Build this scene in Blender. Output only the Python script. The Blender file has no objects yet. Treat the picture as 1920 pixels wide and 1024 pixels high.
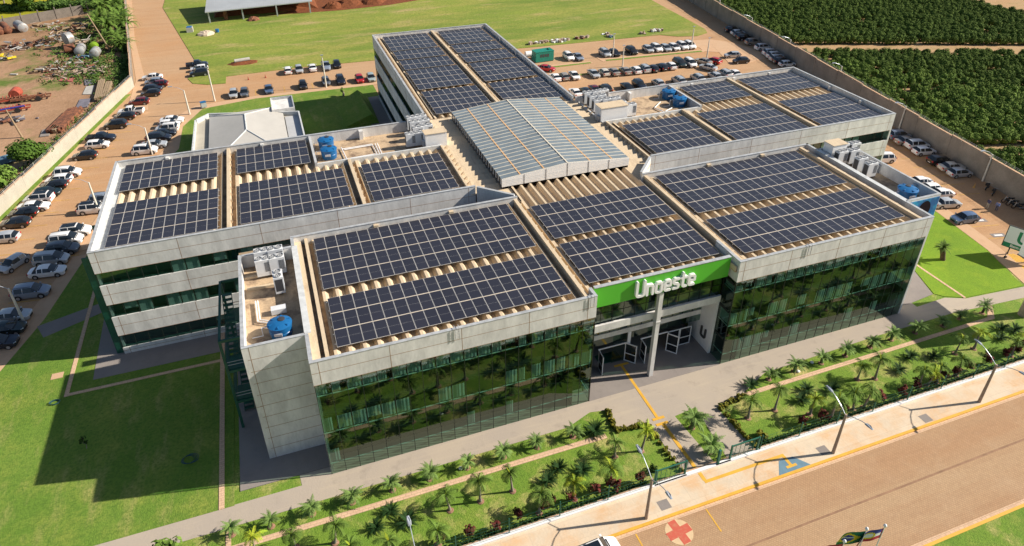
import bpy, math, random
from mathutils import Matrix, Vector
SC = bpy.context.scene
COL = SC.collection
random.seed(7)
# ------------------------------------------------------------------ camera
CR = [[0.9400700774317305, 0.17312969087207875, -0.2937590162974383],
      [-0.3409752552245956, 0.47217090862835104, -0.8128902191376146],
      [-0.002030970709299573, 0.8643383268047389, 0.5029066831673269]]
CC = (1.3982964404216633, -43.68769325883046, 51.543363775006256)
cam = bpy.data.cameras.new('camera'); camo = bpy.data.objects.new('camera', cam); COL.objects.link(camo)
m3 = Matrix(CR); camo.matrix_world = Matrix.Translation(CC) @ m3.to_4x4()
cam.sensor_width = 36; cam.lens = 24; cam.shift_y = -128/1920; cam.clip_end = 3000; cam.clip_start = 0.5
SC.camera = camo
def G(px, py, z=0.0):
    "where the ray through a photo pixel (1920 wide) meets height z"
    q = m3 @ Vector(((px-960)/1280, -(py-384)/1280, -1)); t = (z-CC[2])/q.z
    return (CC[0]+t*q.x, CC[1]+t*q.y)
# ------------------------------------------------------------------ light
SUN = Vector((19.73, -4.13, 13.3)).normalized()
sl = bpy.data.lights.new('sun', 'SUN'); sl.energy = 5.0; sl.angle = math.radians(0.5); sl.color = (1.0, 0.91, 0.78)
so = bpy.data.objects.new('sun', sl); COL.objects.link(so); so.rotation_euler = SUN.to_track_quat('Z', 'Y').to_euler(); so.location = (60, -20, 60)
W = bpy.data.worlds.new('World'); SC.world = W; W.use_nodes = True
nt = W.node_tree; sky = nt.nodes.new('ShaderNodeTexSky'); sky.sky_type = 'NISHITA'; sky.sun_disc = False
sky.sun_elevation = math.asin(SUN.z); sky.sun_rotation = math.atan2(SUN.x, SUN.y)
bg = nt.nodes['Background']; bg.inputs['Strength'].default_value = 0.066; nt.links.new(sky.outputs[0], bg.inputs[0])
SC.view_settings.view_transform = 'Standard'; SC.view_settings.look = 'None'; SC.view_settings.exposure = 0.58
SC.cycles.max_bounces = 6; SC.cycles.caustics_reflective = False; SC.cycles.caustics_refractive = False
SC.cycles.transparent_max_bounces = 8
# ------------------------------------------------------------------ materials
MATS = {}
def mat(name, col, rough=0.8, metal=0.0, var=0.0, scale=1.0, col2=None, thr=(0.35, 0.65), bump=0.0, bscale=None, spec=None, obj_rand=0.0, stretch=None, coat=0, fine=0.0):
    m = bpy.data.materials.new(name); m.use_nodes = True; N = m.node_tree.nodes; L = m.node_tree.links
    b = N['Principled BSDF']; b.inputs['Roughness'].default_value = rough; b.inputs['Metallic'].default_value = metal
    b.inputs['Base Color'].default_value = (*col, 1)
    if spec is not None: b.inputs['Specular IOR Level'].default_value = spec
    if coat: b.inputs['Coat Weight'].default_value = coat; b.inputs['Coat Roughness'].default_value = 0.05
    tc = N.new('ShaderNodeTexCoord'); src = tc.outputs['Object']
    if stretch:
        mp = N.new('ShaderNodeMapping'); mp.inputs['Scale'].default_value = stretch; L.new(src, mp.inputs[0]); src = mp.outputs[0]
    last = None
    if var or col2:
        n = N.new('ShaderNodeTexNoise'); n.inputs['Scale'].default_value = scale; n.inputs['Detail'].default_value = 7; n.inputs['Roughness'].default_value = .62
        L.new(src, n.inputs['Vector'])
        r = N.new('ShaderNodeMapRange'); r.inputs[1].default_value = thr[0]; r.inputs[2].default_value = thr[1]
        L.new(n.outputs['Fac'], r.inputs[0])
        mx = N.new('ShaderNodeMix'); mx.data_type = 'RGBA'
        c2 = col2 if col2 else tuple(max(0, c*(1-var)) for c in col)
        mx.inputs[6].default_value = (*col, 1); mx.inputs[7].default_value = (*c2, 1); L.new(r.outputs[0], mx.inputs[0]); last = mx.outputs[2]
    if fine:
        n3 = N.new('ShaderNodeTexNoise'); n3.inputs['Scale'].default_value = scale*14 if not bscale else bscale; n3.inputs['Detail'].default_value = 3; L.new(src, n3.inputs['Vector'])
        r3 = N.new('ShaderNodeMapRange'); r3.inputs[1].default_value = .3; r3.inputs[2].default_value = .7; r3.inputs[3].default_value = 1-fine; r3.inputs[4].default_value = 1+fine; L.new(n3.outputs['Fac'], r3.inputs[0])
        h3 = N.new('ShaderNodeHueSaturation'); L.new(r3.outputs[0], h3.inputs['Value'])
        if last: L.new(last, h3.inputs['Color'])
        else: h3.inputs['Color'].default_value = (*col, 1)
        last = h3.outputs[0]
    if obj_rand:
        oi = N.new('ShaderNodeObjectInfo'); hs = N.new('ShaderNodeHueSaturation')
        r2 = N.new('ShaderNodeMapRange'); r2.inputs[3].default_value = 1-obj_rand; r2.inputs[4].default_value = 1+obj_rand
        L.new(oi.outputs['Random'], r2.inputs[0]); L.new(r2.outputs[0], hs.inputs['Value'])
        if last: L.new(last, hs.inputs['Color'])
        else: hs.inputs['Color'].default_value = (*col, 1)
        last = hs.outputs[0]
    if last: L.new(last, b.inputs['Base Color'])
    if bump:
        n2 = N.new('ShaderNodeTexNoise'); n2.inputs['Scale'].default_value = bscale or scale*8; n2.inputs['Detail'].default_value = 4; L.new(src, n2.inputs['Vector'])
        bm_ = N.new('ShaderNodeBump'); bm_.inputs['Strength'].default_value = bump; bm_.inputs['Distance'].default_value = .05
        L.new(n2.outputs['Fac'], bm_.inputs['Height']); L.new(bm_.outputs[0], b.inputs['Normal'])
    MATS[name] = m; return m
def layer(name, cols, scales, thrs, base, bump=.3, bscale=3, rough=.9, brick=None):
    "ground material: several noise layers mixed over a base colour"
    m = bpy.data.materials.new(name); m.use_nodes = True; N = m.node_tree.nodes; L = m.node_tree.links; b = N['Principled BSDF']; b.inputs['Roughness'].default_value = rough
    b.inputs['Specular IOR Level'].default_value = .2
    tc = N.new('ShaderNodeTexCoord'); cur = None
    for c, s, t in zip(cols, scales, thrs):
        n = N.new('ShaderNodeTexNoise'); n.inputs['Detail'].default_value = 8; n.inputs['Roughness'].default_value = .65
        if isinstance(s, tuple):
            mp = N.new('ShaderNodeMapping'); mp.inputs['Scale'].default_value = (s[0], s[1], 1); mp.inputs['Rotation'].default_value = (0, 0, s[2] if len(s) > 2 else 0); L.new(tc.outputs['Object'], mp.inputs[0]); L.new(mp.outputs[0], n.inputs['Vector']); n.inputs['Scale'].default_value = 1
        else:
            n.inputs['Scale'].default_value = s; L.new(tc.outputs['Object'], n.inputs['Vector'])
        r = N.new('ShaderNodeMapRange'); r.inputs[1].default_value = t[0]; r.inputs[2].default_value = t[1]; r.inputs[4].default_value = t[2] if len(t) > 2 else 1
        L.new(n.outputs['Fac'], r.inputs[0]); mx = N.new('ShaderNodeMix'); mx.data_type = 'RGBA'; L.new(r.outputs[0], mx.inputs[0])
        if cur: L.new(cur, mx.inputs[6])
        else: mx.inputs[6].default_value = (*base, 1)
        mx.inputs[7].default_value = (*c, 1); cur = mx.outputs[2]
    if brick:
        bt = N.new('ShaderNodeTexBrick'); bt.inputs['Scale'].default_value = 1
        bt.inputs['Brick Width'].default_value = brick[0]; bt.inputs['Row Height'].default_value = brick[1]; bt.inputs['Mortar Size'].default_value = brick[2]
        bt.inputs['Color1'].default_value = (1, 1, 1, 1); bt.inputs['Color2'].default_value = (brick[3],)*3+(1,); bt.inputs['Mortar'].default_value = (brick[4],)*3+(1,)
        L.new(tc.outputs['Object'], bt.inputs['Vector']); mx = N.new('ShaderNodeMix'); mx.data_type = 'RGBA'; mx.blend_type = 'MULTIPLY'; mx.inputs[0].default_value = 1
        L.new(cur, mx.inputs[6]); L.new(bt.outputs['Color'], mx.inputs[7]); cur = mx.outputs[2]
    L.new(cur, b.inputs['Base Color'])
    n2 = N.new('ShaderNodeTexNoise'); n2.inputs['Scale'].default_value = bscale; n2.inputs['Detail'].default_value = 5; L.new(tc.outputs['Object'], n2.inputs['Vector'])
    bm_ = N.new('ShaderNodeBump'); bm_.inputs['Strength'].default_value = bump; bm_.inputs['Distance'].default_value = .12; L.new(n2.outputs['Fac'], bm_.inputs['Height']); L.new(bm_.outputs[0], b.inputs['Normal'])
    MATS[name] = m; return m
GR = (0.162, 0.258, 0.038)
layer('lawn', [(0.125, 0.223, 0.028), (0.254, 0.297, 0.055), (0.407, 0.339, 0.136), (0.080, 0.155, 0.022)], [.09, .22, (.6, .18, .3), 4], [(.40, .62), (.46, .66, .9), (.52, .72, .6), (.40, .70, .9)], GR, bump=.5, bscale=9)
layer('lawn_bright', [(0.143, 0.250, 0.020), (0.260, 0.345, 0.025), (0.104, 0.194, 0.015)], [.15, .5, 5], [(.4, .7), (.5, .75, .7), (.45, .75, .7)], (0.195, 0.319, 0.020), bump=.5, bscale=9)
layer('lawn_garden', [(0.129, 0.239, 0.030), (0.300, 0.332, 0.068), (0.540, 0.444, 0.178), (0.082, 0.158, 0.022)], [.18, .4, .22, 6], [(.4, .65), (.46, .70, .8), (.52, .66, .9), (.42, .72, .85)], (0.180, 0.284, 0.035), bump=.6, bscale=10)
layer('field', [(0.155, 0.218, 0.034), (0.337, 0.308, 0.077), (0.477, 0.342, 0.167), (0.085, 0.144, 0.024)], [(.02, .05, .2), (.05, .16, -.1), (.06, .2, .1), (.9, 2.2)], [(.42, .62), (.44, .66, .85), (.54, .70, .75), (.45, .75, .75)], (0.232, 0.282, 0.046), bump=.8, bscale=1.6)
layer('paver_lot', [(.50, .285, .145), (.36, .195, .10), (.58, .40, .25), (.30, .165, .09)], [.035, (.05, .35, .3), (.05, .6, .2), (1.6, .12, .23)], [(.42, .62), (.50, .74, .4), (.50, .76, .5), (.60, .80, .5)], (.50, .32, .185), bump=.25, bscale=6, brick=(.22, .11, .006, .88, .82))
layer('paver_street', [(.45, .27, .15), (.38, .22, .125), (.54, .38, .24), (.36, .22, .13)], [(.012, .16, .03), (.03, .7, .02), .35, 2], [(.36, .62), (.50, .75, .7), (.5, .75, .5), (.45, .7, .3)], (.49, .33, .195), bump=.15, bscale=5, brick=(.24, .14, .022, .90, .76))
layer('sidewalk', [(.66, .44, .26), (.56, .48, .38), (.72, .60, .46)], [.25, .6, (.3, 2)], [(.45, .62), (.52, .72, .6), (.5, .7, .6)], (.66, .54, .40), bump=.15, bscale=5, brick=(2.4, 1.9, .035, .93, .9))
layer('apron', [(.44, .375, .30), (.29, .25, .21), (.47, .40, .31)], [.15, .5, (.12, 1.6, .12)], [(.4, .65), (.55, .75, .7), (.52, .70, .8)], (.40, .345, .29), bump=.12, bscale=8)
layer('slab', [(0.274, 0.245, 0.224), (0.187, 0.168, 0.154)], [.3, 1.5], [(.4, .65), (.5, .8, .5)], (0.245, 0.217, 0.203), bump=.1, bscale=8)
layer('tan_kerb', [(.70, .49, .32), (.50, .31, .20)], [.8, 3], [(.4, .65), (.5, .75, .6)], (.66, .45, .30), bump=.2, bscale=12, brick=(.5, .25, .03, .9, .75))
layer('walk_tan', [(.56, .36, .22), (.44, .27, .16)], [.2, 1], [(.4, .65), (.5, .8, .6)], (.55, .37, .235), bump=.15, bscale=8)
layer('soil', [(.42, .26, .16), (.24, .14, .08), (.46, .29, .18), (.11, .16, .03)], [.03, (.08, .02, .5), .3, .05], [(.42, .62), (.48, .7, .8), (.5, .75, .6), (.52, .62)], (.28, .165, .09), bump=.8, bscale=1.2)
layer('red_soil', [(.22, .075, .03), (.12, .04, .018)], [.2, 1.2], [(.4, .6), (.45, .7)], (.19, .065, .028), bump=1, bscale=2)
layer('yellow_field', [(.36, .33, .014), (.12, .17, .02), (.42, .36, .02)], [(.03, .12), .12, (.2, .8)], [(.40, .6), (.52, .7), (.5, .72, .7)], (.24, .25, .018), bump=.8, bscale=1)
layer('orchard_soil', [(.42, .26, .13), (.34, .24, .10), (.20, .19, .06)], [.15, (.06, .5, -.37), .4], [(.4, .6), (.5, .7), (.55, .72, .7)], (.42, .28, .15), bump=.6, bscale=2)
layer('dry_grass', [(.26, .25, .09), (.18, .21, .05)], [.04, .3], [(.4, .65), (.5, .7)], (.30, .27, .12), bump=.7, bscale=1)
M = lambda k: MATS[k]
mat('concrete', (.75, .74, .72), .85, var=.26, scale=.9, bump=.1, bscale=6, fine=.05, stretch=(1, 1, .35))
mat('concrete_grey', (.52, .53, .54), .85, var=.25, scale=.7, bump=.1, bscale=6, fine=.06, stretch=(1, 1, .35))
mat('joint', (.30, .17, .09), .9)
mat('roof_cream', (.60, .48, .33), .85, col2=(.40, .30, .20), scale=1.1, thr=(.52, .80), bump=.2, bscale=7, fine=.08, stretch=(1.5, .35, 1))
mat('roof_old', (.52, .38, .24), .9, col2=(.22, .15, .10), scale=.8, thr=(.45, .66), bump=.3, bscale=6, fine=.1)
mat('cap', (.46, .48, .50), .5, metal=.0, var=.3, scale=2)
mat('flashing', (.66, .68, .68), .45, metal=.0, var=.25, scale=1.5)
mat('gutter_blue', (.10, .15, .22), .45, metal=.5, var=.5, scale=2)
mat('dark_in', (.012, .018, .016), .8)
mat('blind', (.46, .56, .53), .8, var=.25, scale=3, stretch=(3, 3, .2))
mat('mullion', (.012, .02, .016), .5)
mat('transom', (.45, .62, .56), .45)
mat('green_paint', (.012, .10, .065), .5, var=.3, scale=2)
mat('fence_green', (.01, .12, .08), .5)
mat('lime', (.085, .46, .03), .45, var=.04, scale=.6)
mat('white', (.86, .86, .86), .5, var=.06, scale=2)
mat('white_metal', (.72, .74, .76), .4, var=.1, scale=2)
mat('grey_metal', (.45, .46, .47), .45, var=.2, scale=2)
mat('dark_metal', (.05, .05, .055), .5)
mat('black', (.012, .012, .013), .6)
mat('rubber', (.018, .018, .018), .85)
mat('pole_conc', (.42, .33, .26), .85, var=.3, scale=2)
mat('pole_pale', (.74, .70, .62), .8, var=.2, scale=2)
mat('lamp_head', (.42, .46, .52), .35, metal=.3)
mat('tank_blue', (.012, .13, .34), .35, var=.12, scale=2)
mat('yellow_paint', (.72, .40, .04), .7, var=.15, scale=1.2, fine=.05)
mat('faded_yellow', (.62, .36, .10), .8, var=.35, scale=1.5)
mat('blue_paint', (.13, .24, .32), .7, var=.15, scale=2)
mat('red_paint', (.52, .10, .06), .8, col2=(.50, .18, .10), scale=3, thr=(.5, .7))
mat('cream_paint', (.66, .48, .28), .8, var=.12, scale=2)
mat('pv_frame', (.58, .57, .55), .5)
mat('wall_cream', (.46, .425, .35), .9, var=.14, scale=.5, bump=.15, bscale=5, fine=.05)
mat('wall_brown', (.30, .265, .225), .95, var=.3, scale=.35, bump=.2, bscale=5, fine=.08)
mat('wall_cap', (.62, .40, .25), .9, var=.3, scale=2)
mat('wall_grey', (.22, .19, .16), .95, var=.3, scale=.6)
mat('roof_metal', (.52, .50, .46), .55, var=.08, scale=.5)
mat('roof_metal_w', (.50, .51, .52), .5, var=.08, scale=.5)
mat('galv', (.50, .53, .55), .45, metal=.3, var=.15, scale=.3)
mat('trunk', (.30, .25, .20), .9, var=.4, scale=6)
mat('trunk_dark', (.12, .07, .04), .95, var=.4, scale=6)
mat('frond_date', (.17, .27, .07), .75, spec=.15, var=.3, scale=1.5, obj_rand=.15)
mat('frond_fox', (.125, .21, .035), .75, spec=.15, var=.3, scale=1.2, obj_rand=.25)
mat('frond_lime', (.25, .36, .03), .75, spec=.15, col2=(.30, .30, .02), scale=1.5, thr=(.4, .65), obj_rand=.2)
mat('frond_cycad', (.022, .06, .014), .75, spec=.15, var=.3, scale=2)
mat('leaf_orchard', (.15, .22, .045), .9, col2=(.075, .13, .024), scale=.9, thr=(.35, .6), obj_rand=.2, spec=.1)
mat('leaf_tree', (.08, .15, .022), .85, spec=.15, col2=(.045, .09, .014), scale=.6, thr=(.4, .6))
mat('leaf_light', (.17, .27, .05), .85, spec=.15, col2=(.07, .13, .02), scale=.9, thr=(.35, .65))
mat('leaf_red', (.12, .022, .02), .85, spec=.15, col2=(.05, .03, .015), scale=2, thr=(.4, .6), obj_rand=.3)
mat('leaf_hedge', (.20, .17, .02), .85, spec=.15, col2=(.09, .12, .02), scale=3, thr=(.4, .6))
mat('leaf_dark', (.03, .065, .012), .85, spec=.15, var=.4, scale=2)
mat('mulch', (.34, .19, .12), .95, var=.4, scale=4)
mat('rust', (.26, .10, .05), .9, col2=(.12, .05, .03), scale=1.5, thr=(.4, .6))
mat('red_machine', (.45, .09, .05), .6, var=.4, scale=1.5)
mat('steel_old', (.36, .37, .37), .5, metal=.2, col2=(.26, .17, .11), scale=1.2, thr=(.52, .68))
mat('wood', (.40, .29, .18), .9, var=.4, scale=3, stretch=(1, 8, 8))
mat('sheet_grey', (.20, .19, .23), .8, var=.3, scale=1)
mat('sheet_red', (.45, .13, .11), .8, var=.2, scale=1)
mat('sheet_pale', (.48, .46, .42), .8, var=.2, scale=1)
mat('rubble', (.50, .38, .30), .9, var=.5, scale=2)
mat('sand', (.62, .50, .38), .95, var=.2, scale=2)
mat('genset', (.01, .23, .17), .5, var=.15, scale=1)
mat('skin', (.38, .21, .14), .6)
mat('hair', (.02, .014, .01), .7)
mat('denim', (.06, .08, .16), .8)
mat('khaki', (.42, .40, .34), .8)
mat('shirt_dark', (.06, .07, .16), .8)
mat('shirt_blue', (.20, .30, .62), .8)
mat('tail', (.40, .01, .01), .3)
mat('headlamp', (.75, .78, .8), .15)
mat('hose', (.012, .07, .085), .5)
mat('rim', (.42, .43, .45), .35, metal=.5)
mat('flag_green', (.01, .16, .07), .7); mat('flag_yellow', (.75, .55, .02), .7); mat('flag_blue', (.03, .04, .28), .7)
mat('flag_red', (.42, .02, .05), .7); mat('flag_white', (.75, .75, .75), .7)
mat('logo_green', (.01, .20, .10), .5); mat('board_white', (.70, .75, .80), .4); mat('asph', (.06, .06, .07), .9)
# solar glass
pv = mat('pv_cell', (.030, .031, .044), .28, spec=.45, obj_rand=.08, var=.10, scale=.7); 
def with_mix(name, tint, trans, fac, rough=.03):
    m = bpy.data.materials.new(name); m.use_nodes = True; N = m.node_tree.nodes; L = m.node_tree.links; N.remove(N['Principled BSDF'])
    g = N.new('ShaderNodeBsdfGlossy'); g.inputs['Color'].default_value = (*tint, 1); g.inputs['Roughness'].default_value = rough
    t = N.new('ShaderNodeBsdfTransparent'); t.inputs['Color'].default_value = (*trans, 1)
    n = N.new('ShaderNodeTexNoise'); n.inputs['Scale'].default_value = .55; n.inputs['Detail'].default_value = 1
    tc = N.new('ShaderNodeTexCoord'); L.new(tc.outputs['Object'], n.inputs['Vector'])
    bp_ = N.new('ShaderNodeBump'); bp_.inputs['Strength'].default_value = .05; bp_.inputs['Distance'].default_value = .04; L.new(n.outputs['Fac'], bp_.inputs['Height']); L.new(bp_.outputs[0], g.inputs['Normal'])
    x = N.new('ShaderNodeMixShader'); x.inputs[0].default_value = fac; L.new(t.outputs[0], x.inputs[1]); L.new(g.outputs[0], x.inputs[2]); L.new(x.outputs[0], N['Material Output'].inputs[0])
    MATS[name] = m; return m
with_mix('glass_green', (.33, .40, .345), (.52, .74, .66), .36)
with_mix('glass_teal', (.34, .44, .40), (.55, .75, .70), .30)
with_mix('glass_sky', (.55, .62, .68), (.40, .46, .50), .35, .12)
mat('rib_cream', (.72, .66, .54), .6, var=.1, scale=2)
mat('street_seam', (.33, .19, .11), .9, var=.3, scale=1)
mat('teal_in', (.03, .10, .085), .6)
mat('purlin', (.60, .36, .17), .7)
mat('sky_sheet', (.205, .25, .28), .35, var=.25, scale=.5, spec=.5)
mat('car_glass', (.010, .014, .018), .06, spec=.9)
mat('hedge_wild', (.10, .17, .035), .85, spec=.15, col2=(.05, .10, .02), scale=.6, thr=(.4, .6))

# ------------------------------------------------------------------ mesh helpers
def props(o, label=None, cat=None, group=None, kind=None):
    if label: o['label'] = label
    if cat: o['category'] = cat
    if group: o['group'] = group
    if kind: o['kind'] = kind
    return o
def empty(name, loc=(0, 0, 0), rz=0, **k):
    o = bpy.data.objects.new(name, None); o.location = loc; o.rotation_euler = (0, 0, rz); o.empty_display_size = .5; COL.objects.link(o); return props(o, **k)
class B:
    def __init__(s): s.v = []; s.f = []; s.m = []; s.mats = []; s.xf = None
    def mi(s, name):
        if name not in s.mats: s.mats.append(name)
        return s.mats.index(name)
    def add(s, vs, fs, mt):
        o = len(s.v); s.v += [tuple(v) for v in vs]; s.f += [tuple(i+o for i in f) for f in fs]; s.m += [s.mi(mt)]*len(fs); return s
    def box(s, x0, x1, y0, y1, z0, z1, mt):
        return s.add([(x0, y0, z0), (x1, y0, z0), (x1, y1, z0), (x0, y1, z0), (x0, y0, z1), (x1, y0, z1), (x1, y1, z1), (x0, y1, z1)],
                     [(3, 2, 1, 0), (4, 5, 6, 7), (0, 1, 5, 4), (1, 2, 6, 5), (2, 3, 7, 6), (3, 0, 4, 7)], mt)
    def lbox(s, P, D, s0, s1, n0, n1, z0, z1, mt):
        d = Vector((D[0], D[1])).normalized(); n = Vector((-d.y, d.x)); P = Vector(P[:2]); q = []
        for z in (z0, z1):
            for a, b in ((s0, n0), (s1, n0), (s1, n1), (s0, n1)): w = P+d*a+n*b; q.append((w.x, w.y, z))
        return s.add(q, [(3, 2, 1, 0), (4, 5, 6, 7), (0, 1, 5, 4), (1, 2, 6, 5), (2, 3, 7, 6), (3, 0, 4, 7)], mt)
    def prism(s, pts, z0, z1, mt):
        a = sum(pts[i][0]*pts[(i+1) % len(pts)][1]-pts[(i+1) % len(pts)][0]*pts[i][1] for i in range(len(pts)))
        if a < 0: pts = pts[::-1]
        n = len(pts); vs = [(x, y, z0) for x, y in pts]+[(x, y, z1) for x, y in pts]
        return s.add(vs, [tuple(range(n))[::-1], tuple(range(n, 2*n))]+[(i, (i+1) % n, n+(i+1) % n, n+i) for i in range(n)], mt)
    def tube(s, pts, r, mt, n=8, r2=None, cap=True):
        pts = [Vector(p) for p in pts]; k = len(pts); rings = []; o = len(s.v); vs = []
        for i, p in enumerate(pts):
            t = (pts[min(i+1, k-1)]-pts[max(i-1, 0)]).normalized(); u = t.orthogonal().normalized() if i == 0 else (u-t*u.dot(t)).normalized(); w = t.cross(u)
            rr = r if r2 is None else r+(r2-r)*i/(k-1)
            if isinstance(r, (list, tuple)): rr = r[i]
            vs += [tuple(p+(u*math.cos(2*math.pi*j/n)+w*math.sin(2*math.pi*j/n))*rr) for j in range(n)]
        fs = [(i*n+j, i*n+(j+1) % n, (i+1)*n+(j+1) % n, (i+1)*n+j) for i in range(k-1) for j in range(n)]
        if cap: fs += [tuple(range(n))[::-1], tuple(range((k-1)*n, k*n))]
        return s.add(vs, fs, mt)
    def lathe(s, prof, c, mt, n=20):
        vs = [(c[0]+r*math.cos(2*math.pi*j/n), c[1]+r*math.sin(2*math.pi*j/n), c[2]+z) for r, z in prof for j in range(n)]
        fs = [(i*n+j, i*n+(j+1) % n, (i+1)*n+(j+1) % n, (i+1)*n+j) for i in range(len(prof)-1) for j in range(n)]
        fs += [tuple(range(n))[::-1], tuple(range((len(prof)-1)*n, len(prof)*n))]
        return s.add(vs, fs, mt)
    def quad(s, a, b, c, d, mt): return s.add([a, b, c, d], [(0, 1, 2, 3)], mt)
    def mesh(s, name, smooth=None):
        me = bpy.data.meshes.new(name); me.from_pydata(s.v, [], s.f)
        for k in s.mats: me.materials.append(MATS[k])
        me.polygons.foreach_set('material_index', s.m)
        if smooth:
            me.polygons.foreach_set('use_smooth', [True]*len(me.polygons)); me.set_sharp_from_angle(angle=math.radians(smooth))
        me.update(); return me
    def obj(s, name, parent=None, loc=None, smooth=None, **k):
        o = bpy.data.objects.new(name, s.mesh(name, smooth)); COL.objects.link(o)
        if parent: o.parent = parent
        if loc: o.location = loc
        return props(o, **k)
def link(name, me, parent=None, loc=(0, 0, 0), rz=0, sc=1, **k):
    o = bpy.data.objects.new(name, me); COL.objects.link(o); o.location = loc; o.rotation_euler = (0, 0, rz)
    if sc != 1: o.scale = (sc, sc, sc) if not isinstance(sc, tuple) else sc
    if parent: o.parent = parent
    return props(o, **k)
def sheet(name, pts, z, mt, kind='structure', z0=None, **k):
    b = B(); b.prism(pts, (z-.25 if z0 is None else z0), z, mt); return b.obj(name, kind=kind, **k)
def text_mesh(txt, size, ext, name, mt, bold=0.0, spacing=1.0, bev=0.0):
    cu = bpy.data.curves.new(name, 'FONT'); cu.body = txt; cu.size = size; cu.extrude = ext; cu.align_x = 'CENTER'; cu.offset = bold; cu.space_character = spacing; cu.bevel_depth = bev
    o = bpy.data.objects.new(name, cu); COL.objects.link(o); bpy.context.view_layer.update()
    me = bpy.data.meshes.new_from_object(o.evaluated_get(bpy.context.evaluated_depsgraph_get())); bpy.data.objects.remove(o); bpy.data.curves.remove(cu)
    me.materials.clear(); me.materials.append(MATS[mt]); return me
ORD = 'first second third fourth fifth sixth seventh eighth ninth tenth eleventh twelfth thirteenth fourteenth fifteenth sixteenth seventeenth eighteenth nineteenth twentieth twenty-first twenty-second twenty-third twenty-fourth twenty-fifth twenty-sixth twenty-seventh twenty-eighth twenty-ninth thirtieth'.split()
# ------------------------------------------------------------------ the ground
def wl(y): return -40+(y-62.4)*.2390          # foot of the left boundary wall
def wr(y): return 103.3+(y-13.1)*.1767        # foot of the right boundary wall
sheet('ground', [(-900, -600), (1200, -600), (1200, 1500), (-900, 1500)], 0, 'dry_grass')
sheet('far_field', [(-60, 190), (150, 190), (400, 700), (-300, 700)], .006, 'field', z0=-.2)
sheet('yellow_crop_field', [(-300, 57.5), (-47.5, 186.2), (-40, 260), (-300, 420)], .012, 'yellow_field', z0=-.2)
sheet('junkyard_soil', [(-200, -20), (wl(-20)-.3, -20), (wl(114.7)-.3, 114.7), (-36, 160), (-39.5, 200), (-50, 184), (-200, 168)], .016, 'soil', z0=-.2)
sheet('orchard_soil', [(wr(-30)+.4, -30), (500, -30), (500, 80), (204, 110), (168, 190), (wr(190)+.4, 190)], .012, 'orchard_soil', z0=-.2)
sheet('parking_lot', [(wl(-3), -3), (wr(-3), -3), (wr(200), 200), (wr(200)-9, 240), (-40, 240), (-38.5, 200), (-32.4, 153), (-27.5, 114.7)], .02, 'paver_lot', z0=-.2)
sheet('main_lawn_field', [(-14.0, 119.9), (-16.8, 116.1), (-15.6, 112.3), (-12.5, 110.4), (-8.9, 110.0), (-8.8, 114.6), (6.8, 115.3), (23.8, 114.4), (64.4, 110.8), (98, 109.2), (101.5, 106.3), (106.5, 105.0), (110.5, 106.5), (112.0, 109.5), (114.8, 143.3), (120, 200), (120, 260), (-27, 260), (-26.6, 185.5)], .10, 'field')
sheet('back_lawn', [(-13.2, 96.1), (-3.1, 98.3), (20.9, 98.0), (20.9, 44), (-26, 44), (-24, 60), (-16.6, 77.8), (-16.4, 88)], .10, 'lawn')
sheet('lawn_walk', [(-14.6, 98.2), (-3.1, 99.9), (20.9, 99.6), (46, 98.9), (46, 97.2), (20.9, 98.0), (-3.1, 98.3), (-13.2, 96.1), (-16.4, 88), (-16.6, 77.8), (-24, 60), (-26, 48), (-28.2, 48), (-26, 60), (-19.2, 77.8), (-18.6, 88), (-17, 95)], .08, 'walk_tan')
sheet('wall_grass_strip', [(wl(20), 20), (wl(20)+1.1, 20), (wl(110)+1.1, 110), (wl(110), 110)], .09, 'lawn')
sheet('wall_walk', [(wl(20)+1.1, 20), (wl(20)+3.6, 20), (wl(98)+3.6, 98), (wl(98)+1.1, 98)], .07, 'walk_tan')
sheet('road_walk', [(-27.3, 100), (-23.3, 99), (-25.6, 119), (-31, 153), (-36.4, 199), (-38.2, 200), (-32.2, 153), (-27.4, 119)], .07, 'walk_tan')
sheet('left_lawn', [(-37.5, -.35), (-8.2, -.35), (-8.0, 23), (-19.2, 23), (-19.2, 50), (-26.3, 46.4), (-28.8, 33.3), (-31.4, 25)], .08, 'lawn')
sheet('left_walk', [(-37.5, -.35), (-31.4, 25), (-28.8, 33.3), (-26.0, 46.8), (-28.0, 46.6), (-31.1, 33.5), (-34.0, 25), (-40.2, -.35)], .07, 'walk_tan')
sheet('wing_slab', [(-21.9, 20.4), (-7.4, 20.4), (-7.4, 23.7), (-19.1, 23.7), (-19.1, 36), (-22.3, 33)], .11, 'slab')
sheet('tower_slab', [(-7.7, .95), (.3, .95), (.3, 24), (-7.7, 24)], .115, 'slab')
sheet('diagonal_path', [(-29.3, 32.1), (-28.2, 29.7), (-22.1, 32.6), (-22.2, 34.7)], .10, 'slab')
sheet('brick_edging', [(-24.3, 18.7), (-23.9, 18.7), (-23.9, 46), (-24.3, 46)], .125, 'tan_kerb')
sheet('brick_edging', [(-23.9, 18.72), (-9.45, 18.72), (-9.45, 19.1), (-23.9, 19.1)], .125, 'tan_kerb')
sheet('brick_edging', [(-9.45, -.36), (-9.0, -.36), (-9.0, 24), (-9.45, 24)], .13, 'tan_kerb')
sheet('garden_lawn', [(-60, -10.9), (100, -10.9), (100, -.9), (86, -1.4), (86, 10), (60, 22), (-25, 22), (-37, -.4), (-60, -.4)], .04, 'lawn_garden')
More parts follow.
